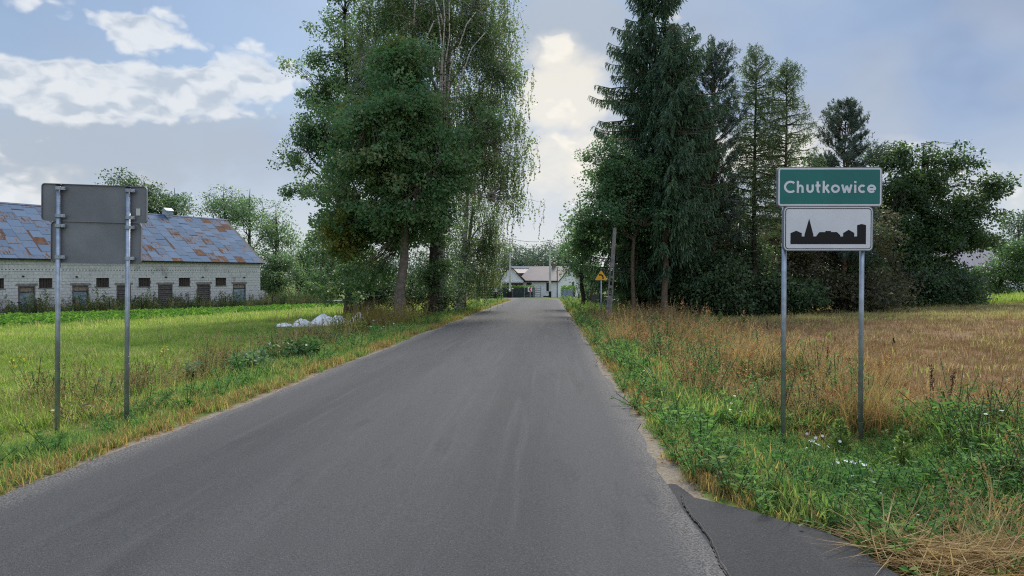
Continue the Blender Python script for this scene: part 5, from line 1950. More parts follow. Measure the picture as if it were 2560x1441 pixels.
sd = 29.0
for a in (('flattest white sack at the loose end of the heap', 710, 812, 40, 9, sd, 1), ('rounded white sack beside the flattest one', 754, 812, 42, 17, sd, 2),
          ('small white sack corner flopped on the grass', 785, 814, 22, 11, sd - .2, 3), ('largest peaked white sack in the heap', 806, 806, 58, 25, sd + 1, 4),
          ('low creased white sack next to the largest one', 845, 806, 40, 19, sd + 1.2, 5), ('white sack with dark open mouth near the block ruin', 893, 800, 40, 20, sd + 2.2, 6)):
    sack(*a)
b = gp(925, 36)
ru = thing('block_ruin', 'small dark mossy block ruin under the roadside shrubs', 'ruin', b)
MOSS = mat('mossy old blocks', (.13, .115, .10), .95, 0, .1, .45, 6, .5, 30)
for r in range(5):
    for c in range(3):
        if (r, c) in ((4, 2), (3, 2)):
            continue
        MB().box(-.55 + c * .40, -.55 + c * .40 + .385, -.12, .12, r * .2 - .12, r * .2 + .068).build('block', MOSS, ru, bevel=.01)
MB().box(-.8, -.58, -.2, .2, -.1, 1.0).build('pillar', OLDCONC, ru, bevel=.02)
MB().box(-.85, .45, -.25, .25, 1.02, 1.10).build('cap_slab', mat('dark tarred slab', (.035, .033, .03), .9, 0, .2, .3, 6), ru)
b = gp(838, 62)
tb = thing('garden_table', 'low pale slab table beyond the wire fence', 'table', b)
MB().box(-.75, .75, -.4, .4, .55, .64).build('table_top', mat('pale slab', (.45, .43, .41), .9, 0, .2, .2, 5), tb, bevel=.01)
for sx in (-.55, .55):
    MB().box(sx - .12, sx + .12, -.3, .3, -.2, .549).build('leg', OLDCONC, tb)
# dark bird-like stake out in the stubble
b = gp(2235, 19)
sk_ = thing('marker_stake', 'short blackened stake standing in the stubble field', 'stake', b)
MB().tube([(0, 0, -.1), (.01, 0, .12), (-.005, 0, .17), (.0, 0, .2)], [.035, .032, .018, .024], 8).build('shaft', BLACK, sk_)

# ------------------------------------------------------------------ grass, weeds, crop, stubble
def strip(rng, n, h, spread, w, bend, seg=3, hv=.35, lie=0.0):
    """n curved tapering blades growing from a small patch"""
    a = rng.uniform(0, 2 * np.pi, n)
    b0 = rng.normal(size=(n, 2)) * spread
    hh = h * rng.uniform(1 - hv, 1 + hv, n)
    bd = bend * rng.uniform(.2, 1.3, n)
    ww = w * rng.uniform(.7, 1.3, n)
    t = np.linspace(0, 1, seg + 1)
    o = np.stack([np.cos(a), np.sin(a)], 1)
    sd = np.stack([-np.sin(a), np.cos(a)], 1)
    hor = (bd[:, None] * t ** 2 + lie * t) * hh[:, None]
    ver = hh[:, None] * (t - (.35 * bd[:, None] ** 1.3) * t ** 2) * (1 - .6 * lie)
    prof = np.array([.8, 1.0, .75, .08]) if seg == 3 else np.linspace(1, .08, seg + 1)
    c = np.concatenate([b0[:, None] + o[:, None] * hor[..., None], np.maximum(ver, .01)[..., None]], 2)
    s3 = np.concatenate([sd, np.zeros((n, 1))], 1)[:, None] * (ww[:, None] * prof / 2)[..., None]
    V = np.stack([c - s3, c + s3], 2).reshape(-1, 3)
    idx = np.arange(n * (seg + 1) * 2).reshape(n, seg + 1, 2)
    F = np.stack([idx[:, :-1, 0], idx[:, :-1, 1], idx[:, 1:, 1], idx[:, 1:, 0]], -1).reshape(-1, 4)
    return V, F, c[:, -1]


def join(*parts):
    V, F, n, mi = [], [], 0, []
    for k, (v, f) in enumerate(parts):
        V.append(v), F.append(f + n), mi.append(np.full(len(f), k))
        n += len(v)
    return np.concatenate(V), np.concatenate(F), np.concatenate(mi)


def proto_obj(name, V, F, mats_, mi=None):
    o = npmesh(name, V, F, mats_, matidx=mi)
    COL.objects.unlink(o)
    return o


def scatter(name, label, kindlab, protos, pts, idx, scale, dry, rng, tilt=.12):
    """one 'stuff' object: points that carry the grass tufts through geometry nodes"""
    c = bpy.data.collections.new(name + ' tufts')
    for k, p in enumerate(protos):
        p.name = '%s tuft %02d' % (name, k)
        c.objects.link(p)
    me = bpy.data.meshes.new(name)
    n = len(pts)
    me.vertices.add(n)
    me.vertices.foreach_set('co', np.asarray(pts, np.float32).ravel())
    for nm, tp, a in (('idx', 'INT', idx), ('siz', 'FLOAT', scale), ('dry', 'FLOAT', dry)):
        q = me.attributes.new(nm, tp, 'POINT')
        q.data.foreach_set('value', np.asarray(a, np.int32 if tp == 'INT' else np.float32))
    rot = np.stack([rng.normal(size=n) * tilt, rng.normal(size=n) * tilt, rng.uniform(0, 6.283, n)], 1).astype(np.float32)
    q = me.attributes.new('rot', 'FLOAT_VECTOR', 'POINT')
    q.data.foreach_set('vector', rot.ravel())
    me.update()
    o = bpy.data.objects.new(name, me)
    COL.objects.link(o)
    ng = bpy.data.node_groups.new(name + ' nodes', 'GeometryNodeTree')
    ng.interface.new_socket('Geometry', in_out='INPUT', socket_type='NodeSocketGeometry')
    ng.interface.new_socket('Geometry', in_out='OUTPUT', socket_type='NodeSocketGeometry')
    N, L = ng.nodes, ng.links
    gi, go = N.new('NodeGroupInput'), N.new('NodeGroupOutput')
    ci = N.new('GeometryNodeCollectionInfo')
    ci.inputs['Collection'].default_value = c
    ci.inputs['Separate Children'].default_value = True
    ci.inputs['Reset Children'].default_value = True
    ip = N.new('GeometryNodeInstanceOnPoints')
    ip.inputs['Pick Instance'].default_value = True

    def at(nm, tp):
        a = N.new('GeometryNodeInputNamedAttribute')
        a.data_type = tp
        a.inputs['Name'].default_value = nm
        return a.outputs['Attribute']
    e = N.new('FunctionNodeEulerToRotation')
    L.new(at('rot', 'FLOAT_VECTOR'), e.inputs[0])
    L.new(gi.outputs[0], ip.inputs['Points'])
    L.new(ci.outputs[0], ip.inputs['Instance'])
    L.new(at('idx', 'INT'), ip.inputs['Instance Index'])
    L.new(e.outputs[0], ip.inputs['Rotation'])
    L.new(at('siz', 'FLOAT'), ip.inputs['Scale'])
    L.new(ip.outputs[0], go.inputs[0])
    md = o.modifiers.new('scatter', 'NODES')
    md.node_group = ng
    return tag(o, label, None, None, 'stuff')


STRAW = ((.20, .135, .055), (.40, .29, .13))
G_GRASS = leafmat('verge grass blades', (0.086, 0.178, 0.042), (0.144, 0.247, 0.067), (0.247, 0.305, 0.105), .45, .75, .1, True, STRAW)
G_MEADOW = leafmat('meadow grass blades', (0.165, 0.273, 0.053), (0.235, 0.337, 0.074), (0.343, 0.394, 0.116), .45, .75, .1, True, ((0.318, 0.229, 0.125), (0.500, 0.420, 0.249)))
G_WEED = leafmat('broad weed leaves', (0.061, 0.155, 0.045), (0.101, 0.223, 0.069), (0.176, 0.304, 0.104), .4, .75, .08, True, ((0.162, 0.162, 0.076), (0.297, 0.230, 0.133)))
G_STRAW = leafmat('dry straw', (.22, .14, .065), (.36, .245, .115), (.50, .38, .20), .35, .8, .1, True)
G_STUB = leafmat('mown stubble', (.13, .075, .042), (.21, .135, .075), (.32, .23, .13), .25, .85, .1, True)
G_RUST = leafmat('rusty dry weeds', (0.218, 0.109, 0.057), (0.345, 0.184, 0.092), (0.460, 0.287, 0.144), .35, .8, .1, True)
G_CROP = leafmat('crop leaves', (0.055, 0.145, 0.021), (0.085, 0.204, 0.031), (0.170, 0.272, 0.054), .45, .7, .12, True)
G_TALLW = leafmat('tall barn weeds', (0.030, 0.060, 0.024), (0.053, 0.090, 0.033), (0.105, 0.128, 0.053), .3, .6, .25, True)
G_SEED = leafmat('seed heads', (.16, .115, .06), (.26, .19, .10), (.36, .28, .15), .3, .7, .2, True)
PETAL = mat('white petals', (.78, .78, .74), .7)
YPETAL = mat('yellow petals', (.75, .58, .03), .7)
DOCKM = mat('brown weed stems', (.10, .065, .04), .9, 0, .1)
STEMG = mat('green stems', (.07, .10, .035), .8, 0, .2)

rg = np.random.default_rng(77)
P_short, P_meadow, P_tall, P_weed, P_straw, P_stub, P_crop, P_barn, P_lit = [], [], [], [], [], [], [], [], []
for k in range(5):
    V, F, _ = strip(rg, 20, .15, .05, .0095, .6)
    P_short.append(proto_obj('a', V, F, G_GRASS))
for k in range(1):      # clover and plantain among the grass
    V1, F1, _ = strip(rg, 9, .12, .05, .008, .6)
    n = 16
    C = np.stack([rg.normal(size=n) * .06, rg.normal(size=n) * .06, rg.uniform(.03, .10, n)], 1)
    V2, F2 = kites(C, norm(np.concatenate([rg.normal(size=(n, 2)), rg.uniform(-.2, .5, (n, 1))], 1)), np.tile([0, 0, 1.0], (n, 1)) + rg.normal(size=(n, 3)) * .3, .035, .022)
    V, F, mi = join((V1, F1), (V2, F2))
    P_short.append(proto_obj('a', V, F, [G_GRASS, G_WEED], mi))
for k in range(5):
    V, F, _ = strip(rg, 18, .14, .07, .0085, .7)
    P_meadow.append(proto_obj('a', V, F, G_MEADOW))
for k in range(5):      # tall grass with seed heads
    V1, F1, _ = strip(rg, 16, .22, .06, .008, .7)
    V2, F2, tip = strip(rg, 4, .42, .05, .0032, .32)
    m = 12
    C = np.repeat(tip, m, 0)
    C[:, 2] -= rg.uniform(0, .14, len(C))
    C[:, :2] += rg.normal(size=(len(C), 2)) * .008
    V3, F3 = kites(C, norm(rg.normal(size=(len(C), 3)) * .5 + np.array([0, 0, .9])), rg.normal(size=(len(C), 3)), .035, .010)
    V, F, mi = join((V1, F1), (V2, F2), (V3, F3))
    P_tall.append(proto_obj('a', V, F, [G_MEADOW, G_SEED if k % 2 else G_MEADOW, G_SEED], mi))
for k in range(5):      # leafy weeds
    V2, F2 = [], []
    n = 5
    tops = np.stack([rg.normal(size=n) * .10, rg.normal(size=n) * .10, rg.uniform(.10, .27, n)], 1)
    paths = np.linspace(0, 1, 4)[None, :, None] * tops[:, None]
    tv, tf = tubes(paths, np.full((n, 4), .003), 3)
    m = 15
    u = rg.uniform(.15, 1, (n, m))
    C = (tops[:, None] * u[..., None]).reshape(-1, 3)
    A = norm(np.concatenate([rg.normal(size=(n * m, 2)), rg.uniform(-.1, .6, (n * m, 1))], 1))
    V1, F1 = kites(C, A, np.tile([0, 0, 1.0], (n * m, 1)) + rg.normal(size=(n * m, 3)) * .9, rg.uniform(.035, .075, n * m), rg.uniform(.010, .022, n * m))
    V, F, mi = join((V1, F1), (tv, tf))
    P_weed.append(proto_obj('a', V, F, [G_WEED, STEMG], mi))
for k in range(2):      # white-flowered weeds
    V1, F1, tip = strip(rg, 9, .24, .06, .004, .4)
    n = len(tip)
    V2, F2 = [], []
    cc, aa = [], []
    for q in tip[:5]:
        for a in np.linspace(0, 2 * np.pi, 8, endpoint=False):
            cc.append(q)
            aa.append((math.cos(a), math.sin(a), .15))
    V2, F2 = kites(np.array(cc), norm(np.array(aa)), np.tile([0, 0, 1.0], (len(cc), 1)), .016, .009)
    V, F, mi = join((V1, F1), (V2, F2))
    P_weed.append(proto_obj('a', V, F, [G_WEED, PETAL], mi))
for k in range(4):      # dry tangled grass
    V1, F1, _ = strip(rg, 14, .42, .06, .005, .9)
    V2, F2, tip = strip(rg, 6, .50, .05, .0035, .5)
    C = np.repeat(tip, 8, 0)
    C[:, 2] -= rg.uniform(0, .12, len(C))
    V3, F3 = kites(C, norm(rg.normal(size=(len(C), 3)) * .5 + np.array([0, 0, .7])), rg.normal(size=(len(C), 3)), .035, .010)
    V, F, mi = join((V1, F1), (V2, F2), (V3, F3))
    P_straw.append(proto_obj('a', V, F, [G_STRAW, G_RUST, G_RUST] if k % 2 else [G_STRAW, G_STRAW, G_SEED], mi))
for k in range(2):
    V, F, _ = strip(rg, 16, .5, .05, .0055, .8, lie=.5)
    P_straw.append(proto_obj('a', V, F, G_STRAW))
for k in range(3):      # short stubble and chaff
    V1, F1, _ = strip(rg, 9, .10, .09, .005, .25)
    V2, F2, _ = strip(rg, 7, .16, .09, .005, .4, lie=1.6)
    V, F, mi = join((V1, F1), (V2, F2))
    P_stub.append(proto_obj('a', V, F, [G_STUB, G_RUST] if k else [G_STUB, G_STUB], mi))
V, F, _ = strip(rg, 12, .13, .08, .007, .6)
P_stub.append(proto_obj('a', V, F, G_MEADOW))
for k in range(3):
    n = 22
    C = np.stack([rg.normal(size=n) * .10, rg.normal(size=n) * .10, rg.uniform(.03, .15, n)], 1)
    V, F = kites(C, norm(np.concatenate([rg.normal(size=(n, 2)), rg.uniform(-.1, .7, (n, 1))], 1)), np.tile([0, 0, 1.0], (n, 1)) + rg.normal(size=(n, 3)) * .8, .10, .05)
    P_crop.append(proto_obj('a', V, F, G_CROP))
for k in range(4):
    n = 70
    hgt = .55 + .16 * k
    u = rg.random(n)
    C = np.stack([rg.normal(size=n) * .13 * (1.2 - u), rg.normal(size=n) * .13 * (1.2 - u), u * hgt], 1)
    V1, F1 = kites(C, norm(rg.normal(size=(n, 3)) + np.array([0, 0, .5])), rg.normal(size=(n, 3)), .10, .035)
    V2, F2, _ = strip(rg, 6, hgt, .06, .008, .15)
    V, F, mi = join((V1, F1), (V2, F2))
    P_barn.append(proto_obj('a', V, F, [G_TALLW, G_SEED if k % 2 else G_TALLW], mi))
for k in range(2):
    n = 14
    C = np.stack([rg.normal(size=n) * .09, rg.normal(size=n) * .06, rg.uniform(.002, .02, n)], 1)
    V, F = kites(C, norm(np.concatenate([rg.normal(size=(n, 2)), rg.uniform(-.1, .15, (n, 1))], 1)), np.tile([0, 0, 1.0], (n, 1)) + rg.normal(size=(n, 3)) * .3, rg.uniform(.02, .06, n), rg.uniform(.006, .022, n))
    P_lit.append(proto_obj('a', V, F, G_RUST))

# --- candidate points over the seen land, thinned with distance
evx, evy = np.array([e[0] for e in ev]), np.array([e[1] for e in ev])
rings = [(3.0, 5.5, 330, .85), (5.5, 8, 240, .95), (8, 12, 150, 1.1), (12, 20, 80, 1.3), (20, 34, 30, 1.6), (34, 75, 9, 2.1)]
cand = []
for a, b, den, sc in rings:
    w1 = b * .75 + 2.5
    n = int(den * 2 * w1 * (b - a))
    x, y = rg.uniform(-w1, w1, n), rg.uniform(a, b, n)
    ok = np.abs(x) < y * .75 + 2.5
    cand.append(np.stack([x[ok], y[ok], np.full(ok.sum(), sc), rg.random(ok.sum())], 1))
cand = np.concatenate(cand)
x, y, sc, u = cand.T
s = x - road_c(y)
ex = np.abs(s) - 2.5
side_in = (s > 0) & (y < 5.45) & (x < np.interp(y, evy[::-1], evx[::-1]) + .06)
bend_in = (y > 77)
q = (x - BA[0]) * BU[1] - (y - BA[1]) * BU[0]
ub = (x - BA[0]) * BU[0] + (y - BA[1]) * BU[1]
in_barn = (q < .1) & (q > -12) & (ub > -8) & (ub < URIGHT + .5)
ok = (ex > .10) & ~side_in & ~bend_in & ~in_barn
x, y, sc, u, s, ex, q = (v[ok] for v in (x, y, sc, u, s, ex, q))
dxe = np.where((s > 0) & (y < 5.45), x - np.interp(y, evy[::-1], evx[::-1]), ex)
stub, dry, crop, sand, far_, weeds = zone_weights(x, y)
z = gz(x, y)
pts = np.stack([x, y, z - .012], 1)
spx = (x / y * FPX + CX)
sackz = (y > 21) & (y < 33) & (spx > 660) & (spx < 930)
patch = .5 + .25 * np.sin(.8 * x + 1.3 * y) + .25 * np.sin(2.1 * x - 1.7 * y + 2) + rg.normal(size=len(x)) * .18
r2, r3 = rg.random(len(x)), rg.random(len(x))
edge_keep = u < np.clip((dxe - .03) / .28, 0.08, 1)
haycorner = (y < 4.55) & (x > 2.0) & (rg.random(len(x)) < .85)
sc = np.where(haycorner, sc * .35, sc)
left, right = s < 0, s > 0


def emit(name, label, protos, mask, scale, dryv, pick=None, tilt=.12):
    n = int(mask.sum())
    if not n:
        return
    idx = rg.integers(0, len(protos), n) if pick is None else pick[mask]
    scatter(name, label, None, protos, pts[mask], idx, np.broadcast_to(scale, mask.shape)[mask] * rg.uniform(.7, 1.3, n), np.broadcast_to(dryv, mask.shape)[mask], rg, tilt)


iscrop = (crop > .5)
isweed = (weeds > .5) & (x < -6)
isstub = right & (stub > r2)
isdry = right & (dry > r2) & ~isstub
v_left = left & (ex < 1.35 + .25 * patch)
ditch = left & ~v_left & (ex < 2.5 + .6 * patch) & (y < 60)
sc = np.where(sackz & (ex > 1.2), sc * .55, sc)
footR = (s > 3.2) & (s < 5.6) & (y > 6.2) & (y < 8.3)
footL = left & (ex > .7) & (ex < 2.3) & (y > 7.0) & (y < 8.7)
sc = np.where(footR, sc * .55, np.where(footL, sc * .5, sc))
meadow = left & ~v_left & ~ditch & ~iscrop & ~isweed
v_right = right & ~isstub & ~isdry
lush = v_right & (y < 8.2) & (ex > .9)
emit('verge_grass', 'short green grass along both road edges', P_short, (v_left | v_right) & edge_keep & ~(lush & (r3 < .20)),
     sc * np.where(ex < .7, .75, np.where(lush, np.where(s > 5.4, 1.6, 1.15), np.where(right, 1.45, .9))), np.clip(.12 + .65 * (patch - .4) + .4 * (ex < .5), 0, 1))
emit('ditch_grass', 'tall yellowish seeding grass in the left ditch', P_tall, ditch & (r3 < .24) & (u < .85) & ~sackz & ~((y < 9.2) & (ex < 2.3) & (r2 < .7)),
     sc * (.62 + .35 * patch) * np.where(y > 18, 1.25, 1.0), np.clip(.12 + .45 * (patch - .4), 0, 1))
emit('meadow_grass', 'yellow-green meadow grass on the left', P_meadow, (meadow | (ditch & (r3 >= .24))) & (u < .95), sc * (.4 + .6 * patch), np.clip(.0 + .6 * (patch - .5), 0, 1))
wpick = np.where(rg.random(len(x)) < .012, rg.integers(5, 7, len(x)), rg.integers(0, 5, len(x)))
emit('leafy_weeds', 'leafy green weeds along the right verge', P_weed, (lush & (r3 < .28)) | (v_right & ~lush & (r3 < .10) & edge_keep) | (isdry & (r3 < .16)) | (v_left & (ex > .5) & (r3 < .04)),
     sc * np.where(lush, np.where(s > 5.2, 1.35, 1.1), 1.1), np.clip(.05 + .3 * (patch - .5), 0, 1), wpick)
emit('dry_grass', 'tan and rusty dry grass between verge and field', P_straw, (isdry & (r3 > .14) & (u < .7)) | (isstub & (s < 7.0) & (r3 < .10)) | (lush & (s > 4.2) & (r3 > .93)), np.minimum(sc, 1.4) * (.3 + .85 * np.clip(patch, 0, 1.2)), 0.0)
emit('field_stubble', 'short tan stubble and chaff on the mown field', P_stub, isstub & (r3 > .2) & (u < .9), np.minimum(sc, 1.5) * .9, .55 + .05 * far_, np.where(rg.random(len(x)) < .05 + .48 * far_, 3, rg.integers(0, 3, len(x))))
emit('crop_plants', 'bright green low crop in a strip before the barn', P_crop, iscrop, sc * .82, 0.0)
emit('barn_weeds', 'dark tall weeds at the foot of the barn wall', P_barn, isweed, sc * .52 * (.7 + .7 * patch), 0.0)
emit('leaf_litter', 'brown plant litter along the road edges', P_lit, (ex < .55) & (dxe > -.05) & (y < 30) & (r3 < np.where(left, .6, .3)), sc * .9, 0.0, tilt=.03)

# knee-high wild weeds of the right verge, tangled with the dry grass
P_wild = []
for k in range(5):
    n = 7
    tops = np.stack([rg.normal(size=n) * .13, rg.normal(size=n) * .13, rg.uniform(.30, .62, n)], 1)
    paths = np.linspace(0, 1, 4)[None, :, None] * tops[:, None]
    tv, tf = tubes(paths, np.full((n, 4), .003), 3)
    m = 26
    uq = rg.uniform(.1, 1, (n, m))
    C = (tops[:, None] * uq[..., None]).reshape(-1, 3) + rg.normal(size=(n * m, 3)) * .018
    A = norm(np.concatenate([rg.normal(size=(n * m, 2)), rg.uniform(-.1, 1.0, (n * m, 1))], 1))
    V1, F1 = kites(C, A, rg.normal(size=(n * m, 3)), rg.uniform(.025, .065, n * m), rg.uniform(.006, .016, n * m))
    V, F, mi = join((V1, F1), (tv, tf))
    P_wild.append(proto_obj('a', V, F, [G_WEED if k < 3 else G_RUST if k == 3 else G_TALLW, STEMG if k < 3 else DOCKM], mi))
wm = (lush & (s > 5.2) & (r3 < .07)) | (right & (s > 3.5) & (s < 6.2) & (y > 8.4) & (y < 31) & ~isstub & (patch > .38) & (r3 < np.where(y < 10, .05, .12))) | (ditch & (y > 9.6) & (patch > .5) & (r3 < .09))
emit('wild_weeds', 'knee-high tangled wild weeds along the ditches', P_wild, wm, np.minimum(sc, 1.25) * np.where(left, .8, .95), np.clip(.1 + .5 * (patch - .4), 0, 1))

# dense extra weeds along the barn wall and the far edge of the field
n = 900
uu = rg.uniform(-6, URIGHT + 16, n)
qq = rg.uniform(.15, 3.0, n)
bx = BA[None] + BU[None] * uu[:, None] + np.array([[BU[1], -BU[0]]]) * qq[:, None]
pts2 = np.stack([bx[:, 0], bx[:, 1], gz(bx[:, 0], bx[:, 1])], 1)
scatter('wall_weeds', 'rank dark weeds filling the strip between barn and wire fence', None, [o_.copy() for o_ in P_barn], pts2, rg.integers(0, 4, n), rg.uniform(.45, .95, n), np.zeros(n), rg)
n = 2600
xx = rg.uniform(10, 60, n)
yy = 46 + .28 * (xx - 28) + rg.uniform(-1.5, 4.5, n)
keep = xx > 25
pts3 = np.stack([xx, yy, gz(xx, yy)], 1)[keep]
scatter('field_edge_grass', 'tall soft green grass at the far field edge', None, [o_.copy() for o_ in P_meadow], pts3, rg.integers(0, 5, len(pts3)), rg.uniform(2.4, 3.8, len(pts3)), np.full(len(pts3), .12), rg)
n = 900
xx = rg.uniform(4.5, 16, n)
yy = rg.uniform(30.5, 44, n)
ss_ = xx - road_c(yy)
keep = (ss_ > 2.9) & (ss_ < 9)
pts4 = np.stack([xx, yy, gz(xx, yy)], 1)[keep]
scatter('shade_grass', 'rough green growth under the spruces', None, [o_.copy() for o_ in P_tall] , pts4, rg.integers(0, 5, len(pts4)), rg.uniform(.7, 1.4, len(pts4)), np.full(len(pts4), .1), rg)

# hay lying at the corner of the side road
n = 520
hx = rg.normal(size=n) * .55 + 2.95
hy_ = 4.16 + rg.normal(size=n) * .15 + .03 * hx
hm = hx > np.interp(hy_, evy[::-1], evx[::-1]) + .12
hp = np.stack([hx, hy_, gz(hx, hy_) + rg.uniform(.02, .14, n)], 1)[hm]
P_hay = []
for k in range(3):
    V, F, _ = strip(rg, 9, .20, .07, .0045, .35, lie=1.3)
    P_hay.append(proto_obj('a', V, F, G_STRAW))
scatter('cut_hay', 'cut dry hay lying at the side road corner', None, P_hay, hp, rg.integers(0, 3, len(hp)), rg.uniform(.9, 1.5, len(hp)), np.zeros(len(hp)), rg, .2)

# ------------------------------------------------------------------ single plants one can point to
SPIRE = leafmat('fleabane leaves', (.11, .18, .05), (.17, .25, .075), (.26, .33, .11), .45)
DOCK = mat('brown dock stalk', (.085, .055, .035), .9, 0, .1, .3, 20)


def plant_base(px, py, ztop_py=None):
    """where a plant's foot stands: first point where the pixel ray meets the land"""
    r = ray(px, py)
    d = 3.0
    while d < 80 and CAM_H + r[2] * d > float(gz(r[0] * d, d)):
        d += .05
    return np.array([r[0] * d, d, float(gz(r[0] * d, d))])


def spire(label, px, py_b, py_t, seed, kind='fleabane'):
    rng = np.random.default_rng(seed)
    b = plant_base(px, py_b)
    h = (py_b - py_t) * b[1] / FPX
    o = thing(kind + '_plant', label, 'plant', b, 0, 'tall weeds in the right verge' if kind == 'fleabane' else 'dry dark stalks in the field edge')
    ln = rng.normal(size=2) * .08 * h
    p = np.stack([np.linspace(0, ln[0], 5), np.linspace(0, ln[1], 5), np.linspace(-.05, h, 5)], 1)
    V, F = tubes(p[None], np.array([[.006, .005, .005, .004, .002]]), 5)
    npmesh('stem', V, F, STEMG if kind == 'fleabane' else DOCK, o)
    if kind == 'fleabane':
        n = 260
        t = rng.uniform(.12, 1, n)
        rad = .30 * h * np.where(t > .5, (1.15 - t) * 1.1, .75)
        C = np.stack([np.interp(t, np.linspace(0, 1, 5), p[:, j]) for j in range(3)], 1)
        a = rng.uniform(0, 6.28, n)
        A = norm(np.stack([np.cos(a), np.sin(a), rng.uniform(.1, 1.0, n)], 1))
        C2 = C + A * (rad * rng.random(n))[:, None]
        V, F = kites(C2, A, rng.normal(size=(n, 3)), rad * .6 + .03, .022 + .012 * h)
        npmesh('foliage', V, F, SPIRE, o, {'rnd': rng.random(n)})
    else:
        n = 90
        t = rng.uniform(.45, 1, n)
        C = np.stack([np.interp(t, np.linspace(0, 1, 5), p[:, j]) for j in range(3)], 1) + rng.normal(size=(n, 3)) * .012
        V, F = kites(C, norm(rng.normal(size=(n, 3)) + np.array([0, 0, .6])), rng.normal(size=(n, 3)), .035, .014)
        npmesh('seed_head', V, F, DOCK, o)


FB = 'pale green fleabane spire standing among the dry grass beside the road'
for k, (px, b_, t_, lab) in enumerate(((1593, 850, 800, FB), (1612, 855, 812, FB), (1690, 885, 845, FB), (1746, 890, 826, FB), (1777, 905, 862, FB), (1849, 975, 902, FB),
                                       (1725, 900, 856, FB), (1802, 806, 780, 'pale yellowish fleabane spire at the shaded field edge'), (1858, 808, 790, 'short pale fleabane at the shaded field edge'),
                                       (2103, 1128, 1050, 'pale fleabane spire standing between the two sign posts'), (2250, 1170, 1080, 'bushy fleabane just past the right-hand sign post'),
                                       (1905, 960, 905, FB))):
    spire(lab, px, b_, t_, 500 + k)
DK = 'dark dry dock stalk sticking up from the tan field grass'
for k, (px, b_, t_) in enumerate(((1880, 875, 818), (1900, 880, 826), (1924, 850, 800), (1940, 852, 806), (2065, 930, 870), (2092, 940, 878), (2124, 945, 896), (2205, 960, 905), (1712, 845, 812), (1728, 842, 806), (1840, 850, 812), (2335, 1010, 915), (2370, 1030, 930))):
    spire(DK, px, b_, t_, 540 + k, 'dock')


def flowers(label, px, py, wpx, hpx, n, seed, pm, group, size=.02):
    rng = np.random.default_rng(seed)
    b = plant_base(px, py + hpx)
    k = b[1] / FPX
    o = thing('flower_clump', label, 'flowers', b, 0, group)
    tips = np.stack([rng.normal(size=n) * wpx * k * .45, rng.normal(size=n) * .12, rng.uniform(.5, 1.2, n) * (hpx + 6) * k], 1)
    foot = tips * np.array([.4, .4, 0]) - np.array([0, 0, .04])
    t = np.linspace(0, 1, 4)[None, :, None]
    V, F = tubes(foot[:, None] * (1 - t) + tips[:, None] * t, np.full((n, 4), .0022), 4)
    npmesh('stems', V, F, STEMG, o)['kind'] = 'stuff'
    a = np.linspace(0, 2 * np.pi, 9, endpoint=False)
    C = np.repeat(tips, 9, 0)
    up = np.repeat(norm(rng.normal(size=(n, 3)) * .5 + np.array([0, -.5, .8])), 9, 0)
    e1 = norm(np.cross(up, np.array([1.0, .2, .1])))
    e2 = np.cross(up, e1)
    aa = np.tile(a, n)[:, None]
    V, F = kites(C, norm(e1 * np.cos(aa) + e2 * np.sin(aa) + up * .15), up, size, size * .55)
    npmesh('petals', V, F, pm, o)['kind'] = 'stuff'


flowers('white daisies in front of the gap between the sign posts', 2040, 1108, 60, 30, 16, 600, PETAL, 'wild flowers')
flowers('white daisies beside the left-hand sign post', 1850, 935, 50, 30, 12, 601, PETAL, 'wild flowers')
flowers('white umbel flowers low in the lush weeds past the posts', 2130, 1165, 50, 25, 14, 602, PETAL, 'wild flowers', .024)
flowers('small white flowers along the verge grass', 1630, 935, 60, 25, 14, 603, PETAL, 'wild flowers')
flowers('yellow goldenrod flowers at the outer side of the grey sign', 45, 905, 22, 30, 16, 604, YPETAL, 'wild flowers', .022)
flowers('yellow flower spike right behind the grey sign post', 322, 872, 8, 16, 7, 605, YPETAL, 'wild flowers', .022)
flowers('yellow flower spike in the open meadow near the sign', 405, 878, 10, 20, 8, 606, YPETAL, 'wild flowers', .022)
flowers('pale yellow flower by the foot of the grey sign post', 365, 1003, 8, 10, 3, 607, YPETAL, 'wild flowers', .03)
flowers('pale yellow flowers in the ditch grass', 405, 970, 20, 12, 5, 608, YPETAL, 'wild flowers', .025)

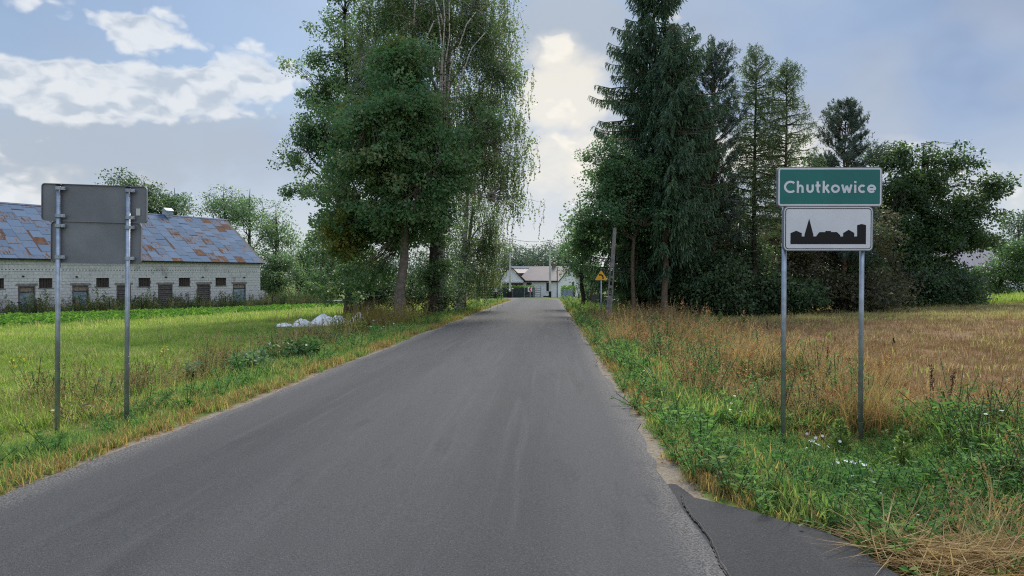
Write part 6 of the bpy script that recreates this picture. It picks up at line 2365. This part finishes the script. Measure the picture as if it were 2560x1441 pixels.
def weed_clump(label, px, py, wpx, hpx, seed, leaf, n=30, L=.10, W=.05, per=26):
    rng = np.random.default_rng(seed)
    b = plant_base(px, py)
    k = b[1] / FPX
    o = thing('weed_clump', label, 'plant', b, 0, 'weed clumps in the left ditch')
    C = np.stack([rng.normal(size=n) * wpx * k * .3, rng.normal(size=n) * wpx * k * .25, rng.uniform(.1, .9, n) ** .8 * hpx * k], 1)
    st = C * np.array([.25, .25, 0]) - np.array([0, 0, .05])
    V, F = tubes(limb_paths(rng, st, C, 4, .05, .05), np.full((n, 4), .006), 4)
    npmesh('stems', V, F, STEMG, o)['kind'] = 'stuff'
    v, f_, r = leaf_clusters(rng, C, per, .12, L, W, .8, .1)
    npmesh('foliage', v, f_, leaf, o, {'rnd': r})


L_RUSTW = leafmat('rusty weed leaves', (.10, .07, .03), (.19, .13, .05), (.30, .21, .09), .4)
weed_clump('dark burdock clump in the left ditch past the grey sign', 490, 960, 70, 45, 700, L_ALDER)
weed_clump('broad dark weed clump midway along the left ditch', 625, 935, 80, 48, 701, L_ALDER)
weed_clump('leafy green weed clump with yellow tips in the left ditch', 745, 905, 90, 55, 702, L_BUSH)
weed_clump('brown seeding weed clump behind the burdock', 560, 930, 90, 55, 703, L_RUSTW, 30, .06, .02, 22)
weed_clump('brown dry weed patch at the foot of the grey sign posts', 215, 1050, 150, 40, 704, L_RUSTW, 40, .06, .018, 14)
weed_clump('rusty weed clump further along the left ditch', 690, 890, 60, 45, 705, L_RUSTW, 24, .07, .02, 22)
weed_clump('golden weed clump close to the linden', 860, 850, 90, 55, 706, L_YEL, 40, .08, .02, 22)
weed_clump('dark bushy weed beside the golden grass', 795, 870, 60, 45, 707, L_ALDER)

# bent dry grass at the right-hand sign post
b = plant_base(2170, 1085)
o = thing('dry_grass_clump', 'large bent straw-coloured grass clump around the right-hand sign post', 'grass clump', b)
V, F, _ = strip(np.random.default_rng(9), 240, .75, .16, .007, 1.1)
npmesh('blades', V, F, G_STRAW, o)['kind'] = 'stuff'
b = plant_base(2060, 1000)
o = thing('dry_grass_clump', 'reddish dry grass clump seen between the sign posts', 'grass clump', b)
V, F, _ = strip(np.random.default_rng(10), 90, .42, .08, .006, .5)
npmesh('blades', V, F, G_RUST, o)['kind'] = 'stuff'
b = gp(940, 27)
o = thing('dry_grass_clump', 'tall golden grass clump at the foot of the linden', 'grass clump', b)
V, F, _ = strip(np.random.default_rng(12), 900, 1.0, .75, .012, .4)
npmesh('blades', V, F, leafmat('golden grass', (.20, .15, .04), (.30, .22, .06), (.40, .30, .10), .4, .5, .3, True), o)['kind'] = 'stuff'
